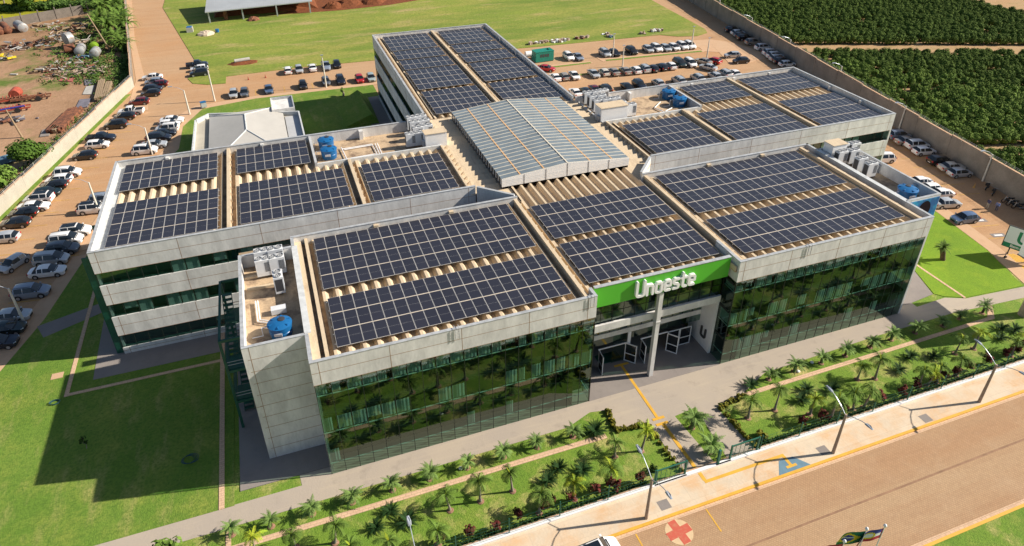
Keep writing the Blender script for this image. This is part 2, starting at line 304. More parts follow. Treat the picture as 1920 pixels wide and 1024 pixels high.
sheet('apron', [(-60, -2.6), (-12.2, -2.4), (22, -2.3), (24.8, -1.3), (26.3, -1.6), (26.3, -4.2), (29.6, -4.4), (29.6, -11.0), (32.9, -11.0), (32.4, -4.6), (34.9, -4.3), (34.2, -11.0), (37.3, -11.0), (36.9, -5.1), (40.2, -4.5), (44.4, -2.7), (59.7, -2.2), (71.3, -2.1), (78, -2.6), (92, -3.6), (92, -1.9), (84.2, -1.3), (75.4, -.6), (73.1, .4), (68.5, .2), (68.5, 1), (66, 1), (66, 4), (25, 4.2), (0.4, 4), (.3, .93), (-2.7, .93), (-2.6, -.25), (-60, -.3)], .06, 'apron')
sheet('entrance_floor', [(25.4, 0), (40.8, 0), (40.8, 9), (25.4, 9)], .075, 'slab')
sheet('right_pad', [(66, 1.0), (68.5, 1.0), (72.3, 1.4), (74.2, 6), (75, 14), (66, 20)], .09, 'slab')
sheet('right_lawn', [(72.5, 1.4), (73.2, .6), (75.4, -.45), (84.2, -1.15), (87.2, 6.2), (89.2, 15.8), (90, 24), (66, 24), (75.1, 14), (74.3, 6)], .10, 'lawn_bright')
sheet('brick_edging', [(75.2, -.5), (75.5, -.5), (75.9, 24), (75.6, 24)], .125, 'tan_kerb')
sheet('right_walk', [(84.4, -1.9), (86.6, -1.9), (89.4, 6.2), (91.4, 15.8), (92.4, 24), (90.1, 24), (89.3, 15.8), (87.3, 6.2)], .085, 'walk_tan')
sheet('garden_path', [(-60, -4.65), (25, -4.75), (25, -4.2), (-60, -4.15)], .08, 'tan_kerb')
sheet('garden_path', [(40.9, -4.85), (75.2, -4.55), (77.2, -2.6), (76.6, -2.5), (74.6, -4.1), (40.6, -4.35)], .08, 'tan_kerb')
sheet('brick_edging', [(-8.9, -10.8), (-8.5, -10.8), (-8.5, -2.5), (-8.9, -2.5)], .09, 'tan_kerb')
sheet('sidewalk', [(-80, -13.8), (120, -13.8), (120, -11.1), (-80, -11.1)], .12, 'sidewalk')
b = B(); b.box(-80, 120, -11.1, -10.78, -.1, .30, 'white'); b.box(-80, 120, -10.78, -10.6, -.1, .22, 'wall_cap')
o_ = b.obj('fence_footing', label='long low white concrete footing under the green mesh fence', cat='low wall')
for yk in (-13.8,):
    b = B(); b.box(-80, 120, -14.05, -13.8, -.1, .135, 'yellow_paint'); b.obj('kerb', kind='structure')
sheet('gutter', [(-80, -14.35), (120, -14.35), (120, -14.05), (-80, -14.05)], .035, 'tan_kerb')
sheet('street', [(-80, -22.9), (120, -22.9), (120, -14.35), (-80, -14.35)], .03, 'paver_street')
sheet('gutter', [(-80, -23.25), (120, -23.25), (120, -22.9), (-80, -22.9)], .035, 'tan_kerb')
b = B(); b.box(-80, 120, -23.5, -23.25, -.1, .135, 'yellow_paint'); b.obj('kerb', kind='structure')
sheet('street_lawn', [(-80, -60), (120, -60), (120, -23.5), (-80, -23.5)], .11, 'lawn_garden')
sheet('street_seam', [(-80, -18.9), (120, -18.2), (120, -18.02), (-80, -18.72)], .036, 'street_seam', z0=.02)
# strips in the back lot
sheet('island_strip', [(74.2, 94.9), (100.5, 93.0), (101.6, 93.9), (100.6, 94.8), (76, 96.9), (74.0, 98.2)], .07, 'walk_tan')
sheet('island_grass', [(75.2, 94.95), (100.2, 93.2), (100.4, 94.0), (75.3, 95.8)], .11, 'lawn')
sheet('island_strip', [(57, 94.9), (71.6, 94.6), (71.4, 96.2), (57, 97.2)], .07, 'walk_tan')
sheet('island_grass', [(57, 95.0), (71.2, 94.75), (71.2, 95.5), (57, 95.8)], .11, 'lawn')
sheet('island_grass', [(63.5, 88.3), (82, 87.9), (100, 87), (100, 87.7), (82, 88.6), (63.5, 89.0)], .09, 'lawn')
sheet('island_strip', [G(1333, 82), G(1372, 80), G(1420, 95), G(1440, 108), G(1398, 120), G(1368, 120)], .07, 'walk_tan')
sheet('mid_walk', [(96, 103), (108, 101.5), (111, 98), (108, 94), (104, 91.5), (100.8, 93.4), (101.5, 96.5)], .06, 'walk_tan')
# berm and slab beside the rear wing
b = B(); b.add([(*G(628, 198), .1), (*G(690, 183), .1), (*G(712, 232), .1), (*G(648, 240), .1), (*G(672, 186), 2.0), (*G(700, 232), 2.0)], [(0, 3, 5, 4), (4, 5, 2, 1), (0, 4, 1), (3, 2, 5)], 'lawn'); b.obj('grass_bank', kind='structure')
sheet('rear_slab', [G(680, 185), G(708, 181), (20.5, 88), (20.5, 45.6), (15.5, 45.6)], .13, 'slab')
# ------------------------------------------------------------------ painted markings
def mark(name, pts, mt, z=.135): sheet(name, pts, z, mt, z0=z-.012)
b = B(); b.prism([(30.55, -4.15), (30.85, -4.15), (30.95, 3.4), (30.65, 3.4)], .06, .083, 'yellow_paint'); b.prism([(30.1, -4.45), (31.4, -4.45), (31.4, -4.15), (30.1, -4.15)], .06, .083, 'yellow_paint'); b.prism([(30.0, 3.4), (31.7, 3.4), (31.7, 3.7), (30.0, 3.7)], .06, .083, 'yellow_paint')
b.prism([(30.75, -11.0), (31.1, -11.0), (31.0, -5.15), (30.65, -5.15)], .06, .083, 'yellow_paint'); b.prism([(30.1, -5.15), (31.4, -5.15), (31.4, -4.85), (30.1, -4.85)], .06, .083, 'yellow_paint')
b.obj('tactile_line', kind='structure')
b = B(); b.prism([(30.8, -12.25), (39.3, -12.25), (39.3, -11.95), (30.8, -11.95)], .1, .130, 'yellow_paint'); b.prism([(30.75, -11.95), (31.1, -11.95), (31.1, -11.1), (30.75, -11.1)], .1, .130, 'yellow_paint')
b.prism([(39.0, -13.2), (39.3, -13.2), (39.3, -12.25), (39.0, -12.25)], .1, .136, 'yellow_paint'); b.prism([(38.6, -13.45), (39.7, -13.45), (39.7, -13.2), (38.6, -13.2)], .1, .136, 'yellow_paint'); b.obj('tactile_line', kind='structure')
sheet('dropped_kerb_ramp', [(38.4, -12.5), (39.9, -12.5), (41.0, -13.95), (37.3, -13.95)], .128, 'blue_paint', z0=.1)
b = B(); n = 32; cx, cy = 26.15, -15.45; R_ = 1.15
b.prism([(cx+R_*math.cos(2*math.pi*i/n), cy+R_*math.sin(2*math.pi*i/n)) for i in range(n)], .02, .042, 'cream_paint')
def rot(p, a): return (cx+p[0]*math.cos(a)-p[1]*math.sin(a), cy+p[0]*math.sin(a)+p[1]*math.cos(a))
w_, l_ = .36, 1.1
b.prism([rot(p, .12) for p in [(-w_, -l_), (w_, -l_), (w_, -w_), (l_, -w_), (l_, w_), (w_, w_), (w_, l_), (-w_, l_), (-w_, w_), (-l_, w_), (-l_, -w_), (-w_, -w_)]], .02, .047, 'red_paint'); b.obj('road_cross_marking', kind='structure')
for x in (22.7, 29.43): mark('bay_line', [(x-.06, -16.6), (x+.06, -16.6), (x+.06, -14.4), (x-.06, -14.4)], 'yellow_paint', .042)
def bay(p, ang, ln, w=.09, z=.032, mt='faded_yellow'):
    b = B(); b.lbox(p, (math.cos(ang), math.sin(ang)), 0, ln, -w, w, z-.01, z, mt); b.obj('bay_line', kind='structure')
for i in range(17): y = 33+i*3.55; bay((wl(y)+3.9, y), math.radians(-10), 4.3)
for i in range(9): y = 29+i*3.1; bay((wl(y)+12.2, y), math.radians(-9), 4.1)
for i in range(8): bay((-3+i*2.9, 100.2), math.pi/2, 3.6)
for i in range(10): y = 19+i*3.1; bay((wr(y)-8.1, y), math.radians(-13), 4.2)
for i in range(5): y = 2+i*3.1; bay((88.6+.17*y, y), math.radians(-13), 4.2)
for (x, y) in ((93.2, 12.2), (92.1, 8.4), (91.2, 3.2)):
    b = B(); b.lbox((x, y), (math.cos(-.25), math.sin(-.25)), -1, 1, -.45, .45, .02, .036, 'slab'); b.lbox((x, y), (math.cos(-.25), math.sin(-.25)), -.6, .6, -.16, .16, .02, .040, 'white'); b.obj('bay_marking', kind='structure')
b = B()
for i in range(8): x0, y0 = G(1875+i*6, 484); b.lbox((x0, y0), (.35, -1), -1.2, 1.2, -.13, .13, .02, .036, 'yellow_paint')
for i in range(8): x0, y0 = G(1908+i*5, 505); b.lbox((x0, y0), (.35, -1), -1.0, 1.0, -.13, .13, .02, .036, 'yellow_paint')
b.obj('hatched_marking', kind='structure')

# ------------------------------------------------------------------ the campus building
H = 13.3
bld = empty('campus_building', (32.6, 0, 0), label='large concrete campus building with flat roofs, dark green glass front and green sign fascia', cat='building')
def wpart(b, name, parent, smooth=None, **k):
    o = b.obj(name, smooth=smooth, **k); o.parent = parent
    if parent.type == 'EMPTY': o.matrix_parent_inverse = Matrix.Translation(-parent.location)
    return o
Z1, Z2 = 10.87, 13.3
def wall(P, Q, bands, end=.25, joint=8.3, j0=None, groove=True, mt='concrete', st=0.0, cap=True):
    D = (Q[0]-P[0], Q[1]-P[1]); L_ = math.hypot(*D); b = B()
    for z0, z1 in bands:
        b.lbox(P, D, st, L_-end, 0, .25, z0, z1, mt)
        if groove and z1-z0 > .8: zz = (z0+z1)/2+.05; b.lbox(P, D, st, L_-end, -.004, .1, zz-.02, zz+.02, 'joint')
        if joint:
            s = j0 if j0 is not None else joint*.75
            while s < L_-1: b.lbox(P, D, s-.02, s+.02, -.006, .1, z0+.003, z1-.003, 'joint'); s += joint
        if groove and L_ > 8: b.lbox(P, D, .62, .66, -.006, .1, z0+.003, z1-.003, 'joint'); b.lbox(P, D, L_-.9, L_-.86, -.006, .1, z0+.003, z1-.003, 'joint')
        b.lbox(P, D, st, L_-end, -.008, .1, z0-.03, z0, 'joint')
    if cap: b.lbox(P, D, st-(.02 if st == 0 else 0), L_-end, -.03, .29, Z2, Z2+.05, 'cap')
    return wpart(b, 'wall', bld)
def strip_windows(wallo, P, Q, bands, s0=.02, s1=.3, pane=1.4, end=.25, alt=0.0):
    D = (Q[0]-P[0], Q[1]-P[1]); L_ = math.hypot(*D)
    for z0, z1 in bands:
        b = B(); d = Vector(D).normalized(); n = Vector((-d.y, d.x)); A = Vector(P)+d*s0+n*.10; C_ = Vector(P)+d*(L_-end)+n*.10
        b.quad((A.x, A.y, z0), (C_.x, C_.y, z0), (C_.x, C_.y, z1), (A.x, A.y, z1), 'glass_teal')
        b.lbox(P, D, s0, L_-end, .9, .95, z0, z1, 'teal_in'); b.lbox(P, D, s0, L_-end, .13, .9, z0-.05, z0, 'teal_in'); b.lbox(P, D, s0, L_-end, .13, .9, z1, z1+.05, 'teal_in')
        s = s0; k = 0
        while s < L_-end-.1:
            b.lbox(P, D, s, s+.05, .05, .14, z0, z1, 'mullion')
            r = random.random()
            if r < .22: b.lbox(P, D, s+.1, min(s+pane-.05, L_-end), .2, .23, z0+(0 if r < .2 else (z1-z0)*random.uniform(.1, .6)), z1, 'blind')
            s += pane
        wpart(b, 'window_band', wallo)
def curtain(wallo, P, Q, n_p, rows, trans, end=0.0):
    D = (Q[0]-P[0], Q[1]-P[1]); L_ = math.hypot(*D)-end; d = Vector(D).normalized(); n = Vector((-d.y, d.x)); pw = L_/n_p
    b = B()
    for i in range(n_p):
        for j in range(len(rows)-1):
            o1, o2 = random.uniform(-.004, .004), random.uniform(-.004, .004)
            A = Vector(P)+d*(i*pw)+n*(.05+o1); C_ = Vector(P)+d*((i+1)*pw)+n*(.05+o2); o3 = random.uniform(-.009, .009)
            b.quad((A.x, A.y, rows[j]), (C_.x, C_.y, rows[j]), (C_.x+n.x*o3, C_.y+n.y*o3, rows[j+1]), (A.x+n.x*o3, A.y+n.y*o3, rows[j+1]), 'glass_green')
    g = wpart(b, 'curtain_wall', wallo)
    b = B()
    for i in range(n_p+1): s = min(i*pw, L_-.06); b.lbox(P, D, s, s+.05, .035, .12, 0.02, rows[-1], 'mullion')
    wpart(b, 'mullions', wallo)
    b = B()
    for z in trans: b.lbox(P, D, .06, L_-.06, .13, .2, z-.05, z+.03, 'transom')
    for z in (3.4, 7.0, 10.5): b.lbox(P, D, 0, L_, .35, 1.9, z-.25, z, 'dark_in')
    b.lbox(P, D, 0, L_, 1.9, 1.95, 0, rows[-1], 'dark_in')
    wpart(b, 'floor_edges', wallo)
    b = B()
    for z0, z1, pr in ((9.50, 10.85, 1.0), (5.15, 6.72, .75), (1.32, 2.86, .25)):
        for i in range(n_p):
            if random.random() > pr: continue
            m_ = 7; w0 = random.random() < .3; sp = pw*(1 if not w0 else random.uniform(.6, .9)); zz0 = z0 if random.random() < .85 else z0+random.uniform(.2, .7)
            for q in range(m_):
                s0 = i*pw+.07+(sp-.12)*q/m_; s1 = i*pw+.07+(sp-.12)*(q+1)/m_; a0 = .26+.03*(q % 2); a1 = .26+.03*((q+1) % 2)
                p0 = Vector(P)+d*s0+n*a0; p1 = Vector(P)+d*s1+n*a1
                b.quad((p0.x, p0.y, zz0), (p1.x, p1.y, zz0), (p1.x, p1.y, z1), (p0.x, p0.y, z1), 'blind')
    wpart(b, 'curtains', wallo)
    return g
WB = [(0, .92), (2.62, 5.1), (6.74, 9.2), (Z1-.1, Z2)]; WG = [(.92, 2.62), (5.1, 6.74), (9.2, Z1-.1)]
ROWS = [0.02, 1.29, 2.93, 5.1, 6.76, 9.47, Z1]; TR = [1.29, 5.1, 9.47]
# front block
w1 = wall((0, 0), (25.4, 0), [(Z1, Z2)], end=.25, j0=6.4, joint=6.2); curtain(w1, (0.02, 0), (25.4, 0), 20, ROWS, TR)
w2 = wall((25.4, 0), (25.4, 1.35), [(Z1, Z2)], joint=0, end=0); curtain(w2, (25.4, 0.13), (25.4, 4.1), 3, ROWS, TR)
w3 = wall((40.8, 0), (65.6, 0), [(Z1, Z2)], end=.25, j0=6.2, joint=6.0); curtain(w3, (40.8, 0), (65.58, 0), 20, ROWS, TR)
w4 = wall((40.8, 4.1), (40.8, 0), [(Z1, Z2)], joint=0, end=.28, groove=True)
curtain(w4, (40.8, 1.9), (40.8, 0.13), 1, ROWS, TR)
w = wall((65.6, 0), (65.6, 3.55), [(0, Z2)], joint=0, end=0, groove=False)
w = wall((0, 3.65), (0, 0), [(0, Z2)], joint=0, end=.28, groove=False)
wall((24.9, 19.8), (0, 19.8), [(0, Z2)], joint=8, end=0); wall((65.6, 19.8), (41.0, 19.8), [(0, Z2)], joint=8, end=0)
wall((65.6, 18), (65.6, 19.8), [(0, Z2)], joint=0, end=0, groove=False); wall((0, 19.55), (0, 18), [(0, Z2)], joint=0, end=0, groove=False)
wall((21.2, 23.4), (24.7, 20.0), [(0, Z2)], joint=0, end=.05, groove=True, st=.05)
wall((41.2, 20.0), (44.4, 23.4), [(0, Z2)], joint=0, end=.05, groove=True, st=.05)
# inner parapets beside the service towers
def onebox(name, args, mt, parent=None):
    b = B(); b.box(*args, mt); return wpart(b, name, parent or bld)
for s in (((0, .25, 3.66, 17.99, 0, Z2), (-.04, .52, 3.8, 17.9, Z2, Z2+.05)), ((65.35, 65.6, 3.56, 17.99, 0, Z2), (65.3, 65.9, 3.7, 17.9, Z2, Z2+.05))):
    o = onebox('inner_parapet', s[0], 'concrete_grey'); onebox('flashing', s[1], 'flashing', o)
for s in ((64.6, 65.34, .3, 19.5, 12.55, 12.62), (83.4, 84.2, 24, 45, 12.3, 12.5), (42.9, 43.55, 45.6, 88.7, 12.3, 12.5)): g_ = onebox('roof_gutter', s, 'gutter_blue')
b = B(); b.box(42.88, 42.92, 45.9, 88.9, 12.5, 12.64, 'grey_metal')
for i in range(60): y = 46+i*.72; b.box(42.92, 43.56, y, y+.16, 12.5, 12.62, 'grey_metal')
wpart(b, 'gutter_ribs', g_)
# service towers
def tower(x0, x1, y0, y1, sgn):
    if sgn < 0: runs = [((x1, y1), (x0, y1)), ((x0, y1), (x0, y0)), ((x0, y0), (x1, y0))]
    else: runs = [((x0, y0), (x1, y0)), ((x1, y0), (x1, y1)), ((x1, y1), (x0, y1))]
    for i, (P, Q) in enumerate(runs):
        D = (Q[0]-P[0], Q[1]-P[1]); L_ = math.hypot(*D); e = .25 if i < 2 else 0; b = B(); b.lbox(P, D, 0, L_-e, 0, .25, 0, Z2, 'concrete')
        for k in range(1, 10): z = k*1.33; b.lbox(P, D, .3, L_-e, -.005, .1, z-.02, z+.02, 'joint')
        b.lbox(P, D, .55, .59, -.007, .1, .1, Z2-.01, 'joint'); b.lbox(P, D, 0, .55, -.0055, .1, 6.6, 6.64, 'joint'); b.lbox(P, D, 0, L_-e, -.02, .28, Z2, Z2+.05, 'cap')
        wpart(b, 'wall', bld)
    b = B(); b.box(x0+.2, x1-.02, y0+.25, y1-.25, 11.6, 11.9, 'roof_old'); wpart(b, 'terrace_floor', bld)
tower(-5.1, 0, 3.65, 18, -1); tower(65.6, 70.6, 3.55, 18, 1)
# stubs inside the parapets
for s, mt in [((x, x+.5, 19.2, 19.54, 12.3, 13.15), 'roof_cream') for x in (8.5, 16.8, 50, 58)]+[((x, x+.4, 44.6, 45.04, 12.3, 13.15), 'concrete') for x in (-13.5, -2, 64, 72, 79)]+[((43.3, 43.59, y, y+.4, 12.3, 13.15), 'concrete') for y in (54, 62, 70, 79)]+[((83.9, 84.34, y, y+.4, 12.3, 13.15), 'concrete') for y in (29.5, 36)]+[((70.0, 70.34, y, y+.4, 11.9, 13.1), 'concrete_grey') for y in (6.5, 12)]+[((10.9, 11.4, 44.3, 45.04, 11.9, 13.15), 'concrete'), ((52.7, 53.1, 44.3, 45.24, 11.9, 13.15), 'concrete')]: onebox('parapet_post', s, mt)
b = B(); b.prism([(40.52, 19.9), (41.0, 19.9), (44.4, 23.35), (44.4, 23.49), (40.52, 23.49)], 12.1, 12.4, 'roof_cream'); wpart(b, 'roof_infill', bld)
b = B(); b.prism([(25.46, 19.9), (24.95, 19.9), (21.4, 23.35), (21.4, 23.49), (25.46, 23.49)], 12.1, 12.4, 'roof_cream'); wpart(b, 'roof_infill', bld)
# wings
lw = wall((-19.24, 23.6), (21.2, 23.6), WB, end=0, j0=8.2, joint=8.15); strip_windows(lw, (-19.24, 23.6), (21.2, 23.6), WG, pane=1.38)
wall((20.5, 45.3), (-19.24, 45.3), [(0, Z2)], end=.25, joint=8.15); wall((-19.24, 45.3), (-19.24, 23.6), [(0, Z2)], end=.25, joint=8.15)
rw = wall((44.5, 23.6), (84.6, 23.6), WB, end=.25, j0=7.2, joint=8.15); strip_windows(rw, (44.5, 23.6), (84.6, 23.6), WG, pane=1.38)
wall((84.6, 23.6), (84.6, 45.5), [(0, Z2)], end=.25, joint=8.15); wall((84.6, 45.5), (43.9, 45.5), [(0, Z2)], end=0, joint=8.15)
tw = wall((20.55, 89.3), (20.55, 45.6), WB, end=0, joint=8.15); strip_windows(tw, (20.55, 89.3), (20.55, 45.6), WG, pane=1.38)
wall((43.85, 89.3), (20.8, 89.3), [(0, Z2)], end=0, joint=8.15); wall((43.85, 45.9), (43.85, 89.3), [(0, Z2)], end=.25, joint=8.15)
# ribbed precast roofs
def ribs_y(b, x0, x1, y0, y1, zt=12.62, p=1.21, dep=.46, mt='roof_cream'):
    n = max(1, round((x1-x0)/p)); p = (x1-x0)/n; prof = []
    for i in range(n):
        a = x0+i*p; prof += [(a, zt), (a+.22*p, zt), (a+.46*p, zt-dep), (a+.76*p, zt-dep)]
    prof.append((x1, zt)); k = len(prof); b.add([(x, y0, z) for x, z in prof]+[(x, y1, z) for x, z in prof], [(i, i+1, k+i+1, k+i) for i in range(k-1)], mt)
def ribs_x(b, x0, x1, y0, y1, zt=12.62, p=1.3, dep=.5, mt='roof_cream'):
    n = max(1, round((y1-y0)/p)); p = (y1-y0)/n; prof = []
    for i in range(n):
        a = y0+i*p; prof += [(a, zt-.30), (a+.95*p, zt)]
    prof.append((y1, zt-.30)); k = len(prof); b.add([(x0, y, z) for y, z in prof]+[(x1, y, z) for y, z in prof], [(k+i, k+i+1, i+1, i) for i in range(k-1)], mt)
def bay_beam(b, x, y0, y1, w=.85):
    b.box(x-w, x+w, y0, y1, 12.0, 12.16, 'roof_old'); b.box(x-.19, x+.19, y0, y1, 12.16, 13.08, 'roof_cream'); b.box(x-w, x-w+.12, y0, y1, 12.16, 12.66, 'roof_cream'); b.box(x+w-.12, x+w, y0, y1, 12.16, 12.66, 'roof_cream')
    for i in range(int((y1-y0)/1.6)): b.box(x+.19, x+.33, y0+.4+i*1.6, y0+.62+i*1.6, 12.7, 13.03, 'roof_cream')
R_ = []
b = B(); b.box(.26, .95, .26, 19.54, 12.2, 12.7, 'roof_cream'); b.box(.95, 1.3, .26, 19.54, 12.0, 12.25, 'roof_old'); b.box(1.3, 1.62, .26, 19.54, 12.0, 12.95, 'roof_cream'); b.box(1.62, 2.03, .26, 19.54, 12.0, 12.2, 'roof_old'); ribs_y(b, 2.03, 23.78, .26, 19.54); bay_beam(b, 24.62, .26, 19.54); ribs_y(b, 25.47, 40.5, .26+1.1, 23.3, p=1.16); bay_beam(b, 41.4, .26, 19.54)
ribs_y(b, 42.25, 63.9, .26, 19.54, p=1.2); bay_beam(b, 64.4, .26, 19.54, .5); b.box(25.47, 40.5, 1.2, 1.4, 12.0, 12.6, 'roof_cream'); wpart(b, 'ribbed_roof', bld)
b = B(); ribs_y(b, -18.1, -6.86, 23.86, 45.04, p=1.12); bay_beam(b, -6.0, 23.86, 45.04); ribs_y(b, -5.14, 4.2, 23.86, 45.04, p=1.12); ribs_y(b, 4.2, 7.54, 23.86, 36.6, p=1.12); bay_beam(b, 8.4, 23.86, 36.6); ribs_y(b, 9.26, 19.75, 23.86, 36.6, p=1.14)
b.box(-18.99, -18.1, 23.86, 45.04, 12.2, 12.5, 'flashing'); b.box(19.75, 20.35, 23.86, 36.6, 12.2, 12.45, 'roof_old'); b.box(20.35, 20.6, 23.7, 36.6, 11.9, 13.0, 'roof_cream'); wpart(b, 'ribbed_roof', bld)
b = B(); ribs_y(b, 45.6, 56.2, 23.86, 36.2, p=1.1); bay_beam(b, 57.05, 23.86, 36.2); ribs_y(b, 57.9, 60.4, 23.86, 36.2, p=1.1); ribs_y(b, 60.4, 70.4, 23.86, 45.24, p=1.13); bay_beam(b, 71.25, 23.86, 45.24); ribs_y(b, 72.1, 83.4, 23.86, 45.24, p=1.13)
b.box(44.7, 45.6, 23.86, 36.2, 12.2, 12.4, 'roof_old'); b.box(44.45, 44.7, 23.7, 36.2, 11.9, 13.0, 'roof_cream'); wpart(b, 'ribbed_roof', bld)
b = B(); ribs_y(b, 22.1, 31.6, 46.3, 89.04, p=1.13); bay_beam(b, 32.4, 46.3, 89.04, .8); ribs_y(b, 33.2, 42.9, 46.3, 89.04, p=1.13); b.box(20.8, 22.1, 46.3, 89.04, 12.2, 12.3, 'roof_old'); b.box(21.6, 21.8, 46.3, 89.04, 12.3, 12.7, 'roof_cream'); wpart(b, 'ribbed_roof', bld)
b = B(); ribs_x(b, 20.6, 24.45, 23.5, 46.2, p=1.32); ribs_x(b, 41.0, 44.45, 23.5, 46.2, p=1.32); b.box(24.45, 41.0, 45.3, 46.3, 12.2, 12.5, 'roof_cream')
for i in range(17):
    for x in (43.75, 20.62): y = 24.2+i*1.32; b.add([(x, y, 12.3), (x+.65, y, 12.3), (x+.65, y+.6, 12.3), (x, y+.6, 12.3), (x+.6, y+.3, 12.95)], [(0, 1, 4), (1, 2, 4), (2, 3, 4), (3, 0, 4)], 'roof_cream')
wpart(b, 'ribbed_roof', bld)
# sunken terraces
b = B(); b.box(4.65, 20.55, 36.85, 45.05, 11.6, 11.9, 'roof_old'); b.box(4.2, 4.5, 36.6, 45.04, 11.6, 13.22, 'concrete_grey'); b.box(4.5, 20.55, 36.6, 36.85, 11.9, 12.98, 'flashing'); b.box(20.3, 20.55, 36.86, 45.0, 11.9, 12.7, 'concrete_grey'); wpart(b, 'sunken_terrace', bld)
b = B(); b.box(44.45, 60.1, 36.45, 45.25, 11.6, 11.9, 'roof_old'); b.box(60.1, 60.4, 36.2, 45.24, 11.6, 13.22, 'concrete_grey'); b.box(44.45, 60.1, 36.2, 36.45, 11.9, 12.98, 'flashing'); b.box(44.2, 44.45, 36.46, 45.0, 11.9, 12.7, 'concrete_grey'); wpart(b, 'sunken_terrace', bld)
# skylight over the atrium
b = B(); x0, x1, y0, y1, ze, za = 24.35, 41.15, 23.3, 45.3, 13.75, 14.5; xm = (x0+x1)/2
b.add([(x0, y0, ze), (xm, y0, za), (x1, y0, ze), (x0, y1, ze), (xm, y1, za), (x1, y1, ze)], [(0, 1, 4, 3), (1, 2, 5, 4)], 'sky_sheet')
sk = wpart(b, 'skylight_roof', bld)
b = B(); nr = 23
for i in range(nr+1):
    y = y0+.02+(y1-y0-.12)*i/nr
    for xa, za_, xb, zb in ((x0, ze, xm, za), (xm, za, x1, ze)):
        b.add([(xa, y, za_+.005), (xb, y, zb+.005), (xb, y+.08, zb+.005), (xa, y+.08, za_+.005), (xa, y+.02, za_+.05), (xb, y+.02, zb+.05), (xb, y+.06, zb+.05), (xa, y+.06, za_+.05)], [(0, 1, 5, 4), (4, 5, 6, 7), (7, 6, 2, 3)], 'rib_cream')
b.box(xm-.08, xm+.08, y0, y1, za+.01, za+.06, 'rib_cream'); wpart(b, 'skylight_ribs', sk)
b = B()
for f in (.36, .72):
    for s in (-1, 1): x = xm+s*f*(x1-xm); z = za-(za-ze)*f; b.box(x-.09, x+.09, y0+.1, y1-.1, z+.006, z+.03, 'purlin')
wpart(b, 'purlins', sk)
b = B(); b.add([(x0, y0-.03, 12.75), (x1, y0-.03, 12.75), (x1, y0-.03, ze), (xm, y0-.03, za), (x0, y0-.03, ze), (x0, y0+.1, 12.75), (x1, y0+.1, 12.75), (x1, y0+.1, ze), (xm, y0+.1, za), (x0, y0+.1, ze)], [(0, 1, 2, 3, 4), (9, 8, 7, 6, 5), (0, 4, 9, 5), (1, 6, 7, 2), (4, 3, 8, 9), (3, 2, 7, 8)], 'white')
for i in range(1, 6): x = x0+(x1-x0)*i/6; b.box(x-.02, x+.02, y0-.06, y0-.031, 12.75, ze+(za-ze)*(1-abs(x-xm)/(xm-x0))-.02, 'dark_metal')
for k in range(4): b.box(x0+.02, x1-.02, y0-.04, y0-.031, 12.9+k*.2, 12.91+k*.2, 'grey_metal')
wpart(b, 'gable_panel', sk)
for x in (x0, x1-.1):
    b = B()
    b.box(x, x+.1, y0+.1, y1, 12.2, 12.9, 'dark_metal')
    for i in range(24): y = y0+.3+i*.93; b.box(x, x+.1, y, y+.3, 12.9, ze-.02, 'grey_metal')
    wpart(b, 'side_louvre', sk)

# entrance
b = B(); b.box(25.66, 40.53, 1.1, 1.35, 10.95, 13.28, 'lime'); fas = wpart(b, 'sign_fascia', bld)
b = B(); b.box(25.66, 40.53, 1.06, 1.45, 13.28, 13.34, 'cap'); wpart(b, 'fascia_cap', bld)
b = B(); b.box(25.66, 40.53, 1.5, 1.75, 7.42, 8.25, 'concrete'); b.box(25.66, 40.48, 4.05, 4.3, 3.95, 4.55, 'concrete'); b.box(25.66, 40.53, 1.75, 4.0, 7.5, 7.7, 'concrete'); b.box(31.6, 31.95, 4.02, 4.3, .08, 3.95, 'white')
b.box(40.5, 40.79, 1.9, 6.0, .08, 7.42, 'white'); wpart(b, 'entrance_beams', bld)
b = B(); b.box(32.7, 33.15, .95, 1.42, .06, 10.94, 'concrete'); b.box(32.66, 33.19, .9, 1.46, 7.3, 7.45, 'concrete'); wpart(b, 'entrance_column', bld)
b = B()
for i in range(12):
    x = 25.66+i*1.24; b.quad((x, 1.85, 8.26), (x+1.24, 1.85, 8.26), (x+1.24, 1.85+random.uniform(-.01, .01), 10.95), (x, 1.85, 10.95), 'glass_green'); b.box(x, x+.04, 1.82, 1.9, 8.26, 10.95, 'mullion')
    b.quad((x, 4.15, 4.56), (x+1.24, 4.15, 4.56), (x+1.24, 4.15, 7.42), (x, 4.15, 7.42), 'glass_green'); b.box(x, x+.04, 4.1, 4.2, 4.56, 7.42, 'mullion')
b.box(25.66, 40.53, 1.82, 1.9, 9.4, 9.44, 'mullion'); b.box(25.66, 40.53, 3.2, 3.25, 8.26, 10.9, 'dark_in'); b.box(25.66, 40.53, 6.2, 6.25, 4.5, 7.4, 'dark_in'); b.box(25.66, 40.5, 9.5, 9.6, 0, 4.5, 'dark_in')
for x, wd in ((25.66, 1.5), (29.9, 1.65), (34.0, 1.0)): b.quad((x, 4.15, .08), (x+wd, 4.15, .08), (x+wd, 4.15, 3.95), (x, 4.15, 3.95), 'glass_green'); b.box(x+wd-.05, x+wd, 4.1, 4.2, .08, 3.95, 'mullion')
b.quad((25.66, 4.15, 3.0), (40.5, 4.15, 3.0), (40.5, 4.15, 3.95), (25.66, 4.15, 3.95), 'glass_green')
wpart(b, 'entrance_glazing', bld)
